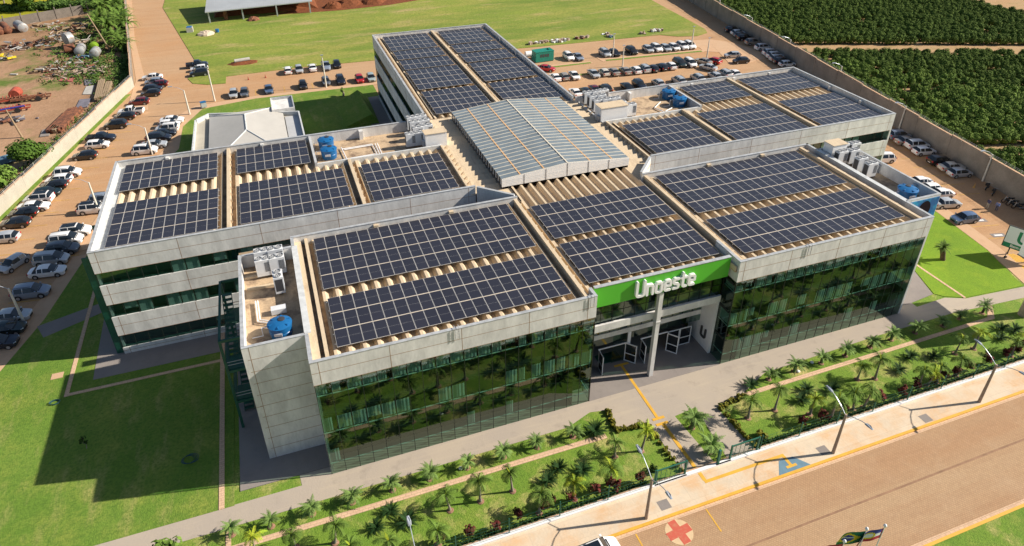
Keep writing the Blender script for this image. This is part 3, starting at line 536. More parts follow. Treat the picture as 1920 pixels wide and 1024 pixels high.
def door(hx, hy, ang, w=1.25, h=2.5):
    d = (math.cos(ang), math.sin(ang)); b = B()
    b.lbox((hx, hy), d, 0, .1, 0, .08, .08, h, 'white'); b.lbox((hx, hy), d, w-.1, w, 0, .08, .08, h, 'white'); b.lbox((hx, hy), d, .1, w-.1, 0, .08, .08, .2, 'white'); b.lbox((hx, hy), d, .1, w-.1, 0, .08, h-.1, h, 'white'); b.lbox((hx, hy), d, .1, w-.1, 0, .08, 1.1, 1.2, 'white')
    fr = wpart(b, 'door_frame', bld); b = B(); b.lbox((hx, hy), d, .1, w-.1, .03, .05, .2, 1.1, 'car_glass'); b.lbox((hx, hy), d, .1, w-.1, .03, .05, 1.2, h-.1, 'car_glass'); wpart(b, 'door_pane', fr)
door(25.7, 4.0, 0, 1.6); door(28.3, 4.1, -math.pi/2-.1); door(31.4, 4.1, -math.pi/2+.75, 1.3); door(33.3, 4.1, -math.pi/2-.1); door(36.4, 3.9, -math.pi/2+.7, 1.3); door(36.6, 4.05, 0, 1.45); door(38.1, 4.05, 0, 1.45)
b = B(); b.box(28.2, 31.5, 4.0, 4.1, 2.5, 2.62, 'white'); wpart(b, 'door_header', bld); b = B(); b.box(33.2, 36.5, 4.0, 4.1, 2.5, 2.62, 'white'); wpart(b, 'door_header', bld)
b = B(); b.box(28.7, 31.3, 4.3, 5.7, .075, .09, 'green_paint'); wpart(b, 'door_mat', bld)
# sign letters: rounded strokes standing off the fascia
def arc(cx, cz, r, a0, a1, n=10, rz=None): rz = rz or r; return [(cx+r*math.cos(math.radians(a0+(a1-a0)*i/n)), cz+rz*math.sin(math.radians(a0+(a1-a0)*i/n))) for i in range(n+1)]
def rr(x0, z0, x1, z1, r=.16): return [(x0+r, z0), (x1-r, z0)]+arc(x1-r, z0+r, r, -90, 0, 3)+[(x1, z1-r)]+arc(x1-r, z1-r, r, 0, 90, 3)+[(x0+r, z1)]+arc(x0+r, z1-r, r, 90, 180, 3)+[(x0, z0+r)]+arc(x0+r, z0+r, r, 180, 270, 3)
def strokes(ch):
    if ch == 'U': return .92, [[(.08, 1.5), (.08, .28)]+arc(.30, .26, .22, 180, 270, 4)+arc(.60, .26, .22, 270, 360, 4)+[(.82, 1.5)]]
    if ch == 'n': return .78, [[(.08, 0), (.08, 1.0)], [(.08, .96), (.42, .96)]+arc(.44, .76, .20, 90, 0, 4)+[(.64, 0)]]
    if ch == 'o': return .78, [rr(.08, .02, .64, .98)]
    if ch == 'e': return .78, [[(.08, .48), (.64, .48), (.64, .80)]+arc(.46, .80, .18, 0, 90, 3)+[(.26, .98)]+arc(.26, .80, .18, 90, 180, 3)+[(.08, .2)]+arc(.26, .2, .18, 180, 270, 3)+[(.60, .02)]]
    if ch == 's': return .74, [[(.58, .98), (.22, .98)]+arc(.22, .85, .13, 90, 180, 3)+[(.09, .64), (.16, .54), (.5, .46), (.58, .36), (.58, .16)]+arc(.45, .15, .13, 0, -90, 3)+[(.08, .02)]]
    if ch == 't': return .64, [[(.18, 1.40), (.18, .22)]+arc(.36, .2, .18, 180, 270, 3)+[(.54, .02)], [(.02, .98), (.50, .98)]]
def stroke_solid(b, pts, x0, z0, sc, y0, y1, w, mt):
    for (ax, az), (bx, bz) in zip(pts[:-1], pts[1:]):
        ax, az, bx, bz = x0+ax*sc, z0+az*sc, x0+bx*sc, z0+bz*sc; dx, dz = bx-ax, bz-az; l = math.hypot(dx, dz)
        if l < 1e-4: continue
        jt = random.uniform(0, .004); px, pz = -dz/l*w, dx/l*w; n = 10; a0 = math.atan2(dz, dx)
        out = [(bx+w*math.cos(a0-math.pi/2+math.pi*i/n), bz+w*math.sin(a0-math.pi/2+math.pi*i/n)) for i in range(n+1)]+[(ax+w*math.cos(a0+math.pi/2+math.pi*i/n), az+w*math.sin(a0+math.pi/2+math.pi*i/n)) for i in range(n+1)]
        k = len(out); b.add([(x, y0-jt, z) for x, z in out]+[(x, y1, z) for x, z in out], [tuple(range(k)), tuple(range(k, 2*k))[::-1]]+[(i, k+i, k+(i+1) % k, (i+1) % k) for i in range(k)], mt)
x = 29.95
for ch in 'Unoeste':
    adv, ss = strokes(ch); b = B()
    for s_ in ss: stroke_solid(b, s_, x, 11.28, 1.10, .80, 1.09, .135, 'white')
    wpart(b, 'sign_letter', fas); x += adv*1.10+.10
b = B()
for s_ in strokes('U')[1]: stroke_solid(b, [(q[0], q[1]*.8) for q in s_], 0, 0, .95, -.12, 0, .12, 'dark_metal')
uo = b.obj('wall_letter'); uo.parent = bld; uo.matrix_parent_inverse = Matrix.Translation(-bld.location)
uo.rotation_euler = (0, 0, -math.pi/2); uo.location = (40.47, 3.55, 1.5)
# left end green stair frame
b = B(); b.box(-20.0, -19.3, 23.9, 24.1, .1, 12.6, 'green_paint'); b.box(-20.0, -19.3, 30.5, 30.7, .1, 12.6, 'green_paint')
for z in (3.2, 7, 11): b.box(-19.95, -19.3, 24.1, 30.5, z, z+.2, 'green_paint')
wpart(b, 'end_frame', bld)
# banner on the right tower

mat('banner_blue', (.01, .10, .30), .5, col2=(.02, .32, .52), scale=.9, thr=(.45, .65)); mat('banner_skin', (.55, .22, .16), .6); mat('banner_hair', (.012, .008, .012), .95, spec=.1)
b = B(); b.box(65.95, 70.45, 3.47, 3.535, 6.5, 13.05, 'banner_blue')
ban = wpart(b, 'banner', bld)
b = B(); el = lambda cx, cz, rx, rz, k=24: [(cx+rx*math.cos(2*math.pi*i/k), cz+rz*math.sin(2*math.pi*i/k)) for i in range(k)]
def flat(b, pts, y, mt): k = len(pts); b.add([(x, y, z) for x, z in pts], [tuple(range(k))], mt)
flat(b, el(68.5, 11.6, .95, 1.25), 3.462, 'banner_hair'); flat(b, el(68.1, 11.0, .55, .85), 3.456, 'banner_skin'); flat(b, el(68.3, 7.6, 1.3, 1.0), 3.459, 'banner_hair'); wpart(b, 'banner_print', ban)
# small roof access ladders over the parapets
b = B()
for x in (12.0, 24.7, 48.9):
    for s in (0, .35): b.tube([(x+s, .3, 13.5), (x+s, -.12, 13.5), (x+s, -.12, 12.3)], .03, 'grey_metal', 6)
    for z in (12.5, 12.8, 13.1): b.tube([(x, -.12, z), (x+.35, -.12, z)], .02, 'grey_metal', 5)
wpart(b, 'parapet_ladder', bld)
# ------------------------------------------------------------------ solar arrays
pb = B(); pb.box(0, 1, 0, 1, -.035, 0, 'pv_frame'); PFR = None
def panel_mesh(w, h):
    b = B(); f = .03; b.box(.008, w-.008, .008, h-.008, -.035, 0, 'pv_frame'); b.quad((f, f, .003), (w-f, f, .003), (w-f, h-f, .003), (f, h-f, .003), 'pv_cell')
    k = 16
    for i in range(k): a = f+.04+(w-2*f-.08)*i/k; b.quad((a, h/2-.008, .0055), (a+(w-2*f)/k*.5, h/2-.008, .0055), (a+(w-2*f)/k*.5, h/2+.008, .0055), (a, h/2+.008, .0055), 'pv_frame')
    return b.mesh('solar_panel')
ARR = [('front block, back left', 2.2, 10.08, 23.45, 19.27, 19, 4), ('front block, front left', 2.35, 1.65, 23.6, 8.6, 19, 3), ('front block, back middle', 25.74, 10.68, 40.3, 17.72, 13, 3), ('front block, behind the green sign', 25.75, 2.5, 40.25, 9.6, 13, 3),
 ('front block, back right', 42.57, 10.0, 63.25, 19.34, 18, 4), ('front block, front right corner', 42.55, 1.68, 63.4, 8.58, 18, 3),
 ('left wing, far left end at the back', -18.1, 37.4, -7.3, 44.67, 10, 3), ('left wing, front left corner', -17.95, 24.78, -7.13, 34.35, 10, 4), ('left wing, beside the twin blue tanks', -5.0, 37.48, 3.75, 44.8, 8, 3), ('left wing, front middle', -4.82, 24.85, 7.24, 34.6, 11, 4), ('left wing, nearest the skylight', 9.55, 24.85, 19.57, 34.66, 9, 4),
 ('rear wing, left column, farthest back', 22.35, 79.1, 31.1, 88.55, 8, 4), ('rear wing, left column, second from back', 22.45, 73.7, 31.2, 78.6, 8, 2), ('rear wing, left column, third from back', 22.47, 68.05, 31.25, 73.1, 8, 2), ('rear wing, left column, fourth from back', 22.5, 57.9, 31.4, 67.55, 8, 4), ('rear wing, left column, next to the skylight', 22.6, 47.3, 31.5, 56.9, 8, 4),
 ('rear wing, right column, farthest back', 33.4, 79.4, 42.3, 88.7, 8, 4), ('rear wing, right column, second from back', 33.45, 73.9, 42.35, 78.8, 8, 2), ('rear wing, right column, third from back', 33.5, 68.2, 42.4, 73.2, 8, 2), ('rear wing, right column, fourth from back', 33.6, 58.0, 42.5, 67.6, 8, 4), ('rear wing, right column, next to the skylight', 33.7, 47.4, 42.6, 57.0, 8, 4),
 ('right wing, beside the twin tanks at the back', 61.75, 37.64, 70.45, 44.8, 8, 3), ('right wing, back right corner', 72.65, 37.3, 83.2, 44.63, 10, 3), ('right wing, nearest the skylight', 46.05, 24.73, 55.93, 34.42, 9, 4), ('right wing, front middle', 58.3, 24.57, 70.2, 34.45, 11, 4), ('right wing, front right corner', 72.5, 24.45, 83.1, 34.28, 10, 4)]
for nm, x0, y0, x1, y1, nc, nr in ARR:
    t = empty('solar_array', (x0, y0, 12.62), label='dark blue solar array on the %s' % nm, cat='solar array', group='solar arrays on the flat roofs')
    w, h = (x1-x0)/nc, (y1-y0)/nr; me = panel_mesh(w-.014, h-.05)
    for i in range(nc):
        for j in range(nr): link('solar_panel', me, t, (i*w, j*h, .30+random.uniform(-.006, .006)), rz=random.uniform(-.0006, .0006))
    b = B()
    for j in range(nr):
        if j: b.box(.02, x1-x0-.02, j*h-.07, j*h+.02, .262, .285, 'roof_cream')
        for f in (.22, .78): b.box(-.12, x1-x0+.12, (j+f)*h-.03, (j+f)*h+.03, .20, .255, 'grey_metal')
    b.obj('mounting_rails', t)
# ------------------------------------------------------------------ boundary walls
def bwall(name, P, Q, h, mt, cap, label, sec=7.0, drop=.25, posts=True):
    D = (Q[0]-P[0], Q[1]-P[1]); L_ = math.hypot(*D); b = B(); c = B(); n = int(L_/sec); s = L_/n
    for i in range(n):
        hh = h+(drop if i % 2 else 0)*.6; b.lbox(P, D, i*s, (i+1)*s-.02, 0, .22, -.1, hh, mt); c.lbox(P, D, i*s-.04, (i+1)*s-.02, -.05, .27, hh, hh+.07, cap)
        if posts: b.lbox(P, D, i*s-.12, i*s+.14, -.06, .28, -.1, hh-.05, mt)
    t = empty(name, (P[0], P[1], 0), label=label, cat='wall'); o = wpart(b, 'wall_face', t); wpart(c, 'wall_cap', t)
    f = B()
    for i in range(int(L_/3)): s_ = i*3+.5; f.lbox(P, D, s_, s_+.05, .3, .35, h, h+.75, 'pole_pale')
    for z in (.3, .5, .7): f.lbox(P, D, 0, L_, .31, .33, h+z, h+z+.02, 'grey_metal')
    wpart(f, 'wire_topping', t); return t
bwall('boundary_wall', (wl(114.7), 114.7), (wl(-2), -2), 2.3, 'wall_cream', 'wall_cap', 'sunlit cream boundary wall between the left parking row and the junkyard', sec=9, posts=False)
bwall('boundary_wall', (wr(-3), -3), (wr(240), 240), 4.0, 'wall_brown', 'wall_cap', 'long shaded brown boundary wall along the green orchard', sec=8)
bwall('boundary_wall', (-38.8, 205), (-27.6, 114.8), 2.3, 'wall_grey', 'wall_cap', 'pale grey boundary wall of the yard beside the far left road', sec=9, posts=False)
b = B(); P, Q = (-110, 153.8), (-47.5, 185.6); D = (Q[0]-P[0], Q[1]-P[1]); L_ = math.hypot(*D); b.lbox(P, D, 0, L_, 0, .15, 0, 2.6, 'wall_grey')
t = empty('slab_fence', (*P, 0), label='weathered grey concrete slab fence with posts at the back of the junkyard', cat='fence'); wpart(b, 'slab_panel', t)
for i in range(18):
    b = B(); b.lbox(P, D, i*4.2, i*4.2+.25, -.12, .27, 0, 3.3, 'wall_grey'); wpart(b, 'post', t)
# ------------------------------------------------------------------ front fence, gates
def mesh_fence(x0, x1, label):
    y = -10.95; t = empty('mesh_fence', (x0, y, .3), label=label, cat='fence', group='green mesh fence along the sidewalk')
    b = B()
    for z in range(5): b.box(0, x1-x0, -.005, .005, .05+z*.4, .062+z*.4, 'fence_green')
    for i in range(int((x1-x0)/.5)): b.box(i*.5, i*.5+.008, -.004, .004, .05, 1.66, 'fence_green')
    b.obj('mesh_panel', t)
    n = max(1, round((x1-x0)/4.3)); pm = B(); pm.box(-.035, .035, -.035, .035, 0, 1.85, 'fence_green'); me = pm.mesh('post')
    for i in range(n+1): link('post', me, t, (min(i*(x1-x0)/n, x1-x0-.03), .045, 0))
mesh_fence(-14, 26.4, 'green mesh fence on the white footing left of the entrance gate'); mesh_fence(37.5, 95, 'green mesh fence on the white footing right of the entrance gate')
def gate(x0, x1, y, label):
    t = empty('gate', (x0, y, .05), label=label, cat='gate', group='green metal gates at the entrance walk'); w = x1-x0; b = B()
    b.box(0, .14, -.07, .07, 0, 1.95, 'fence_green'); b.box(w-.14, w, -.07, .07, 0, 1.95, 'fence_green'); b.box(.14, w-.14, -.05, .05, 1.82, 1.93, 'fence_green'); b.box(.14, w-.14, -.04, .04, .1, .18, 'fence_green'); b.obj('gate_frame', t)
    b = B()
    for i in range(1, int(w/.5)): b.box(i*.5, i*.5+.03, -.015, .015, .18, 1.82, 'fence_green')
    for i in range(8): b.box(.14, w-.14, -.008, .008, .3+i*.2, .31+i*.2, 'fence_green')
    b.obj('gate_bars', t)
gate(26.5, 29.6, -10.85, 'green metal gate leaf left of the entrance walk'); gate(34.2, 37.3, -10.85, 'green metal gate leaf right of the entrance walk')
b = B(); b.box(32.85, 33.05, -11.0, -10.8, 0, 2.0, 'fence_green'); b.obj('gate_post', label='lone green gate post between the two entrance walks', cat='post')
for (x0, x1, lb) in ((26.4, 29.65, 'left'), (32.7, 34.3, 'middle')):
    b = B(); b.box(x0, x1, -11.08, -10.95, .06, .3, 'white'); b.obj('gate_sill', label='short white sill at the %s of the entrance gates' % lb, cat='sill')
# ------------------------------------------------------------------ lamps
def street_lamp(x, y, ordn):
    t = empty('street_lamp', (x, y, .1), label='tapered concrete double arm street lamp, %s from the left on the front sidewalk' % ordn, cat='street lamp', group='double arm street lamps on the sidewalk')
    b = B(); b.tube([(0, 0, 0), (0, 0, 5.0)], .16, 'pole_conc', 10, .10); b.obj('pole', t, smooth=50)
    for s in (1, -1):
        b = B(); b.tube([(0, s*.08, 4.9), (0, s*.7, 5.35), (0, s*1.5, 5.75), (0, s*2.0, 5.9)], .035, 'lamp_head', 6); a = b.obj('arm', t)
        b = B(); b.add([(-.13, s*1.95, 5.86), (.13, s*1.95, 5.86), (.17, s*2.3, 5.92), (.10, s*2.75, 5.95), (-.10, s*2.75, 5.95), (-.17, s*2.3, 5.92), (-.08, s*2.0, 5.98), (.08, s*2.0, 5.98), (.1, s*2.4, 6.06), (0, s*2.7, 6.0), (-.1, s*2.4, 6.06)],
                       [(0, 1, 2, 3, 4, 5), (0, 1, 7, 6), (1, 2, 8, 7), (2, 3, 9, 8), (3, 4, 9), (4, 5, 10, 9), (5, 0, 6, 10), (6, 7, 8, 9, 10)], 'lamp_head'); b.obj('lamp_head', t)
for i, x in enumerate((5.0, 24.2, 43.7, 61.9, 80.5)): street_lamp(x, -13.45, ORD[i])
LAMPS = [((46, 606), 5.0, -1, 'between the silver sedan and the walk at far left'), ((186, 398), 5.0, -1, 'beside the left wing corner'), ((286, 290), 5.0, -1, 'in the inner row behind the left wing'), ((356, 215), 5.0, -1, 'on the paved corner by the annex'), ((403, 190), 6.6, 0, 'at the corner of the back lawn walk'), ((612, 165), 6.6, 0, 'beside the dark cars behind the annex'),
 ((1149, 107), 5.0, 0, 'between two dark cars above the grass strip'), ((1167, 125), 4.4, 0, 'on the left of the grass strip'), ((1296, 92), 5.0, 0, 'beside the last white car of the strip row'), ((1325, 110), 4.4, 0, 'beside the red hatchback at the lot corner'),
 ((1346, 31), 4.5, -1, 'by the far end of the brown wall'), ((1405, 67), 4.6, -1, 'at the upper end of the wall row'), ((1476, 110), 4.5, -1, 'at the lower end of the wall row'), ((1570, 160), 4.2, -1, 'by the wall behind the right wing'), ((1685, 244), 4.7, -1, 'by the wall at the right wing corner'), ((1842, 340), 4.7, -1, 'by the wall near the motorcycles')]
for (px, py), h, arm, lb in LAMPS:
    x, y = G(px, py); t = empty('parking_lamp', (x, y, .02), label='slim pale parking lamp pole '+lb, cat='lamp post', group='slim lamp poles around the parking lots')
    b = B(); b.tube([(0, 0, 0), (0, 0, h)], .17, 'pole_pale', 8, .11); b.obj('pole', t, smooth=50)
    if arm:
        b = B(); b.tube([(0, 0, h-.1), (-.8, .1, h+.5), (-1.9, .25, h+.85)], .035, 'lamp_head', 6); b.obj('arm', t); b = B(); b.box(-2.6, -1.85, .12, .38, h+.82, h+.95, 'lamp_head'); b.obj('lamp_head', t)
    else:
        b = B(); b.tube([(0, 0, h-.1), (0, 0, h+.5)], .03, 'lamp_head', 6); b.obj('arm', t); b = B(); b.box(-.3, .3, -.12, .12, h+.5, h+.62, 'lamp_head'); b.obj('lamp_head', t)
# utility poles in the junkyard
for (px, py), h, tilt, lb in (((208, 97), 9.5, -2.6, 'leaning bare wooden pole beside the banana clump'), ((42, 258), 5.5, -.8, 'short wooden utility pole with crossbar beside the junkyard tree')):
    x, y = G(px, py); t = empty('utility_pole', (x, y, 0), label=lb, cat='utility pole'); b = B(); b.tube([(0, 0, 0), (tilt, 0, h)], .2, 'wood', 8, .13); b.obj('pole', t, smooth=50)
    if h < 6: b = B(); b.box(tilt-1.1, tilt+1.1, -.07, .07, h-.5, h-.35, 'wood'); b.obj('crossbar', t)
# ------------------------------------------------------------------ cars
def car_meshes(kind):
    "body, glass, wheel data for one body style; nose towards +X, length about L"
    P_ = {'hatch': dict(L=3.85, w=.84, hood=.86, belt=.90, roof=1.44, c=(1.05, .35, -1.35, -1.80), tail=.95),
          'sedan': dict(L=4.20, w=.85, hood=.84, belt=.90, roof=1.40, c=(1.05, .40, -.95, -1.50), tail=.98),
          'suv': dict(L=4.10, w=.90, hood=1.00, belt=1.04, roof=1.64, c=(1.10, .50, -1.55, -1.92), tail=1.08),
          'minivan': dict(L=4.15, w=.88, hood=.98, belt=1.02, roof=1.66, c=(1.35, .62, -1.75, -2.0), tail=1.05),
          'pickup': dict(L=4.75, w=.92, hood=1.04, belt=1.06, roof=1.68, c=(1.15, .55, -.55, -.80), tail=1.02)}[kind]
    L_, w = P_['L'], P_['w']; f = L_/2; a, b_, c, d = P_['c']; hood, belt, roof, tail = P_['hood'], P_['belt'], P_['roof'], P_['tail']
    wb = L_*.60; wx = (wb/2+.06, -wb/2+.02); rw = .31 if kind in ('hatch', 'sedan') else .35
    # stations: x, half width, bottom z, belt z, top z, top half width
    st = [(f, w*.62, .34, .62, .66, w*.55), (f-.10, w*.86, .24, .70, .76, w*.72), (f-.35, w*.97, .22, .76, hood-.06, w*.82), (a+.02, w, .22, belt-.04, hood+.03, w*.86), (a-.04, w, .22, belt-.02, hood+.06, w*.84),
          (b_, w, .22, belt, roof-.05, w*.70), (b_-.1, w, .22, belt, roof-.03, w*.70), ((b_+c)/2+.05, w, .22, belt, roof, w*.70), ((b_+c)/2-.05, w, .22, belt, roof, w*.70), (c+.1, w, .22, belt+.02, roof-.04, w*.68), (c, w, .22, belt+.02, roof-.07, w*.67)]
    if kind == 'pickup': st += [(d, w, .22, belt, belt+.03, w*.80), (d-.06, w, .26, belt, belt+.005, w*.9), (-f+.08, w, .30, belt, belt+.005, w*.9), (-f, w*.93, .40, belt-.06, belt-.03, w*.85)]
    elif kind == 'sedan': st += [(d, w, .22, belt+.03, tail+.02, w*.82), (-f+.2, w*.96, .26, belt, tail, w*.80), (-f+.04, w*.88, .32, belt-.1, tail-.06, w*.72), (-f, w*.7, .40, .66, .72, w*.6)]
    else: st += [(d, w*.97, .24, belt+.02, tail+.04, w*.80), (-f+.06, w*.92, .30, belt-.06, tail-.03, w*.76), (-f, w*.8, .38, .62, .70, w*.7)]
    st.sort(key=lambda s: -s[0]); body, glass = B(), dict(windshield=[], rear_window=[], side_l=[], side_r=[]); rings = []
    for (x, hw, z0, zb, zt, tw_) in st:
        zm = z0+(zb-z0)*.5; tz = zt-(.03 if zt-zb < .2 else .05)
        h = [(hw*.90, z0), (hw*.99, zm), (hw*.985, zb), (tw_, tz), (tw_*.5, zt)]
        rings.append([(x, -y, z) for y, z in h]+[(x, 0, zt+.005)]+[(x, y, z) for y, z in h[::-1]])
    n = len(rings[0])
    ib, ic, ia, idd = [i for i, s in enumerate(st) if abs(s[0]-b_) < 1e-6][0], [i for i, s in enumerate(st) if abs(s[0]-c) < 1e-6][0], [i for i, s in enumerate(st) if abs(s[0]-(a-.04)) < 1e-6][0], [i for i, s in enumerate(st) if abs(s[0]-d) < 1e-6][0]
    bv = [p for r in rings for p in r]; bf = []
    for i in range(len(rings)-1):
        mid = i in (ib+2-0,) and abs(st[i][0]-st[i+1][0]) < .12
        for j in range(n-1):
            q = (i*n+j, i*n+j+1, (i+1)*n+j+1, (i+1)*n+j); side = j in (2, n-4); top = 3 <= j <= n-5; g = False
            if ia <= i < idd:
                if side and not (abs(st[i][0]-st[i+1][0]) < .12 and i > ib): g = True
                if top and (i < ib or i >= ic): g = True
            (glass['side_l' if j < 5 else 'side_r'] if side else glass['windshield' if i < ib else 'rear_window']).append(q) if g else bf.append(q)
        bf.append((i*n, (i+1)*n, (i+1)*n+n-1, i*n+n-1))
    bf += [tuple(range(n))[::-1], tuple((len(rings)-1)*n+j for j in range(n))]
    body.add(bv, bf, 'paint')
    def gm(k):
        ids = sorted({i for q in glass[k] for i in q}); mp = {v: i for i, v in enumerate(ids)}; g = B(); g.add([bv[i] for i in ids], [tuple(mp[i] for i in q) for q in glass[k]], 'car_glass'); return g.mesh(k if 'side' not in k else 'side_window', 35)
    for x in wx:
        for s in (-1, 1):
            k = 14; y = s*(w*.992+.004); pts = [(x+(rw+.06)*math.cos(2*math.pi*i/k), y, max(.2, rw+(rw+.06)*math.sin(2*math.pi*i/k))) for i in range(k)]
            body.add(pts, [tuple(range(k)) if s < 0 else tuple(range(k))[::-1]], 'black')
    body.box(f-.09, f+.012, -w*.42, w*.42, .36, .56, 'black'); body.box(-f-.012, -f+.1, -w*.3, w*.3, .5, .62, 'white')
    body.box(a-.02, a+.1, -w*.7, w*.7, hood+.035, hood+.05, 'black') if kind != 'x' else None
    for s in (-1, 1): body.box(a-.3, a-.14, s*w-.02 if s > 0 else s*w-.16, s*w+.16 if s > 0 else s*w+.02, belt+.02, belt+.15, 'paint')
    if kind == 'pickup': body.box(-f+.12, d-.12, -w*.80, w*.80, belt+.008, belt+.02, 'black')
    if kind in ('suv', 'minivan'):
        for s in (-1, 1): body.box(c, b_-.1, s*w*.62-.02, s*w*.62+.02, roof+.0, roof+.045, 'dark_metal')
    wh = B(); rm = B(); k = 16
    wh.add([(rw*math.cos(2*math.pi*i/k), y, rw*math.sin(2*math.pi*i/k)) for y in (-.10, .10) for i in range(k)], [tuple(range(k)), tuple(range(k, 2*k))[::-1]]+[(i, k+i, k+(i+1) % k, (i+1) % k) for i in range(k)], 'rubber')
    rm.add([(rw*.62*math.cos(2*math.pi*i/k), -.106, rw*.62*math.sin(2*math.pi*i/k)) for i in range(k)], [tuple(range(k))], 'rim'); rm.add([(rw*.62*math.cos(2*math.pi*i/k), .106, rw*.62*math.sin(2*math.pi*i/k)) for i in range(k)], [tuple(range(k))[::-1]], 'rim')
    hl = B(); hl.add([(0, -.17, 0), (-.28, .12, .05), (-.28, .12, .16), (0, -.17, .13), (.03, -.17, .02), (.03, -.17, .11)], [(0, 1, 2, 3), (0, 3, 5, 4), (4, 5, 2, 1)], 'headlamp')
    tl = B(); tl.box(-.05, .05, -.14, .14, -.1, .12, 'tail')
    return dict(body=body, glass=[('side_window' if 'side' in k else k, gm(k)) for k in glass if glass[k]], wheel=wh.mesh('wheel', 40), rim=rm.mesh('rim'), tl=tl.mesh('taillight'), f=f, w=w, wx=wx, rw=rw, hood=hood, belt=belt, c=(a, b_, c, d), roof=roof)
mat('paint', (.7, .7, .7), .25)
CARS = {}
for k in ('hatch', 'sedan', 'suv', 'minivan', 'pickup'): CARS[k] = car_meshes(k); CARS[k]['body'] = CARS[k]['body'].mesh('body', 28)
PAINT = dict(white=(.84, .84, .84), silver=(.50, .53, .56), grey=(.12, .14, .17), black=(.010, .010, .012), navy=(.015, .022, .04), red=(.42, .012, .015), darkred=(.16, .012, .02), blue=(.09, .15, .27), bronze=(.36, .32, .28), teal=(.012, .03, .035), cream=(.60, .56, .48), pale=(.42, .50, .50), slate=(.27, .32, .40))
CN = dict(darkred='dark red', navy='navy', bronze='bronze grey', teal='dark teal', pale='pale green', slate='slate grey')
KN = dict(hatch='hatchback', sedan='sedan', suv='SUV', minivan='minivan', pickup='pickup')
for k, c in PAINT.items(): mat('paint_'+k, c, .28, metal=(.0 if k in ('white', 'red', 'black', 'cream') else .25), coat=.8)
def bottle_headlight():
    b = B(); b.box(-.06, .05, -.15, .15, -.05, .07, 'headlamp'); return b.mesh('headlight')
HLM = bottle_headlight()
def car(px, py, ang, kind, colr, label, group, roofblack=False, zc=.6, xy=None, sc=1.0):
    x, y = xy or G(px, py, zc); C_ = CARS[kind]
    t = empty('parked_car', (x, y, .035), math.radians(ang), label=label, cat='car', group=group)
    if sc != 1: t.scale = (sc,)*3
    o = link('body', C_['body'], t); o.material_slots[0].link = 'OBJECT'; o.material_slots[0].material = MATS['paint_'+colr]
    [link(nm_, me_, t) for nm_, me_ in C_['glass']]
    for wx in C_['wx']:
        for s in (-1, 1): w = link('wheel', C_['wheel'], t, (wx, s*(C_['w']-.085), C_['rw'])); link('rim', C_['rim'], w)
    for s in (-1, 1):
        link('headlight', HLM, t, (C_['f']-.13, s*C_['w']*.70, .66), rz=s*.5); link('taillight', C_['tl'], t, (-C_['f']+.06, s*C_['w']*.80, C_['belt']-.12))
    if roofblack:
        a, b_, c, d = C_['c']; r = B(); r.box(c+.15, b_-.15, -C_['w']*.5, C_['w']*.5, C_['roof'], C_['roof']+.025, 'car_glass'); r.obj('roof_panel', t)
def Z(ox, oy, s, x, y): return (ox+x/s, oy+y/s)
r1 = lambda x, y: Z(130, 120, 5.6875, x, y); r2 = lambda x, y: Z(0, 290, 6.2045, x, y); r3 = lambda x, y: Z(0, 400, 3.936, x, y); r4 = lambda x, y: Z(340, 90, 5.0526, x, y)
r5 = lambda x, y: Z(990, 60, 7.385, x, y); r6 = lambda x, y: Z(1200, 60, 7.385, x, y); r7 = lambda x, y: Z(1340, 30, 8.727, x, y); r8 = lambda x, y: Z(1640, 230, 4.268, x, y)
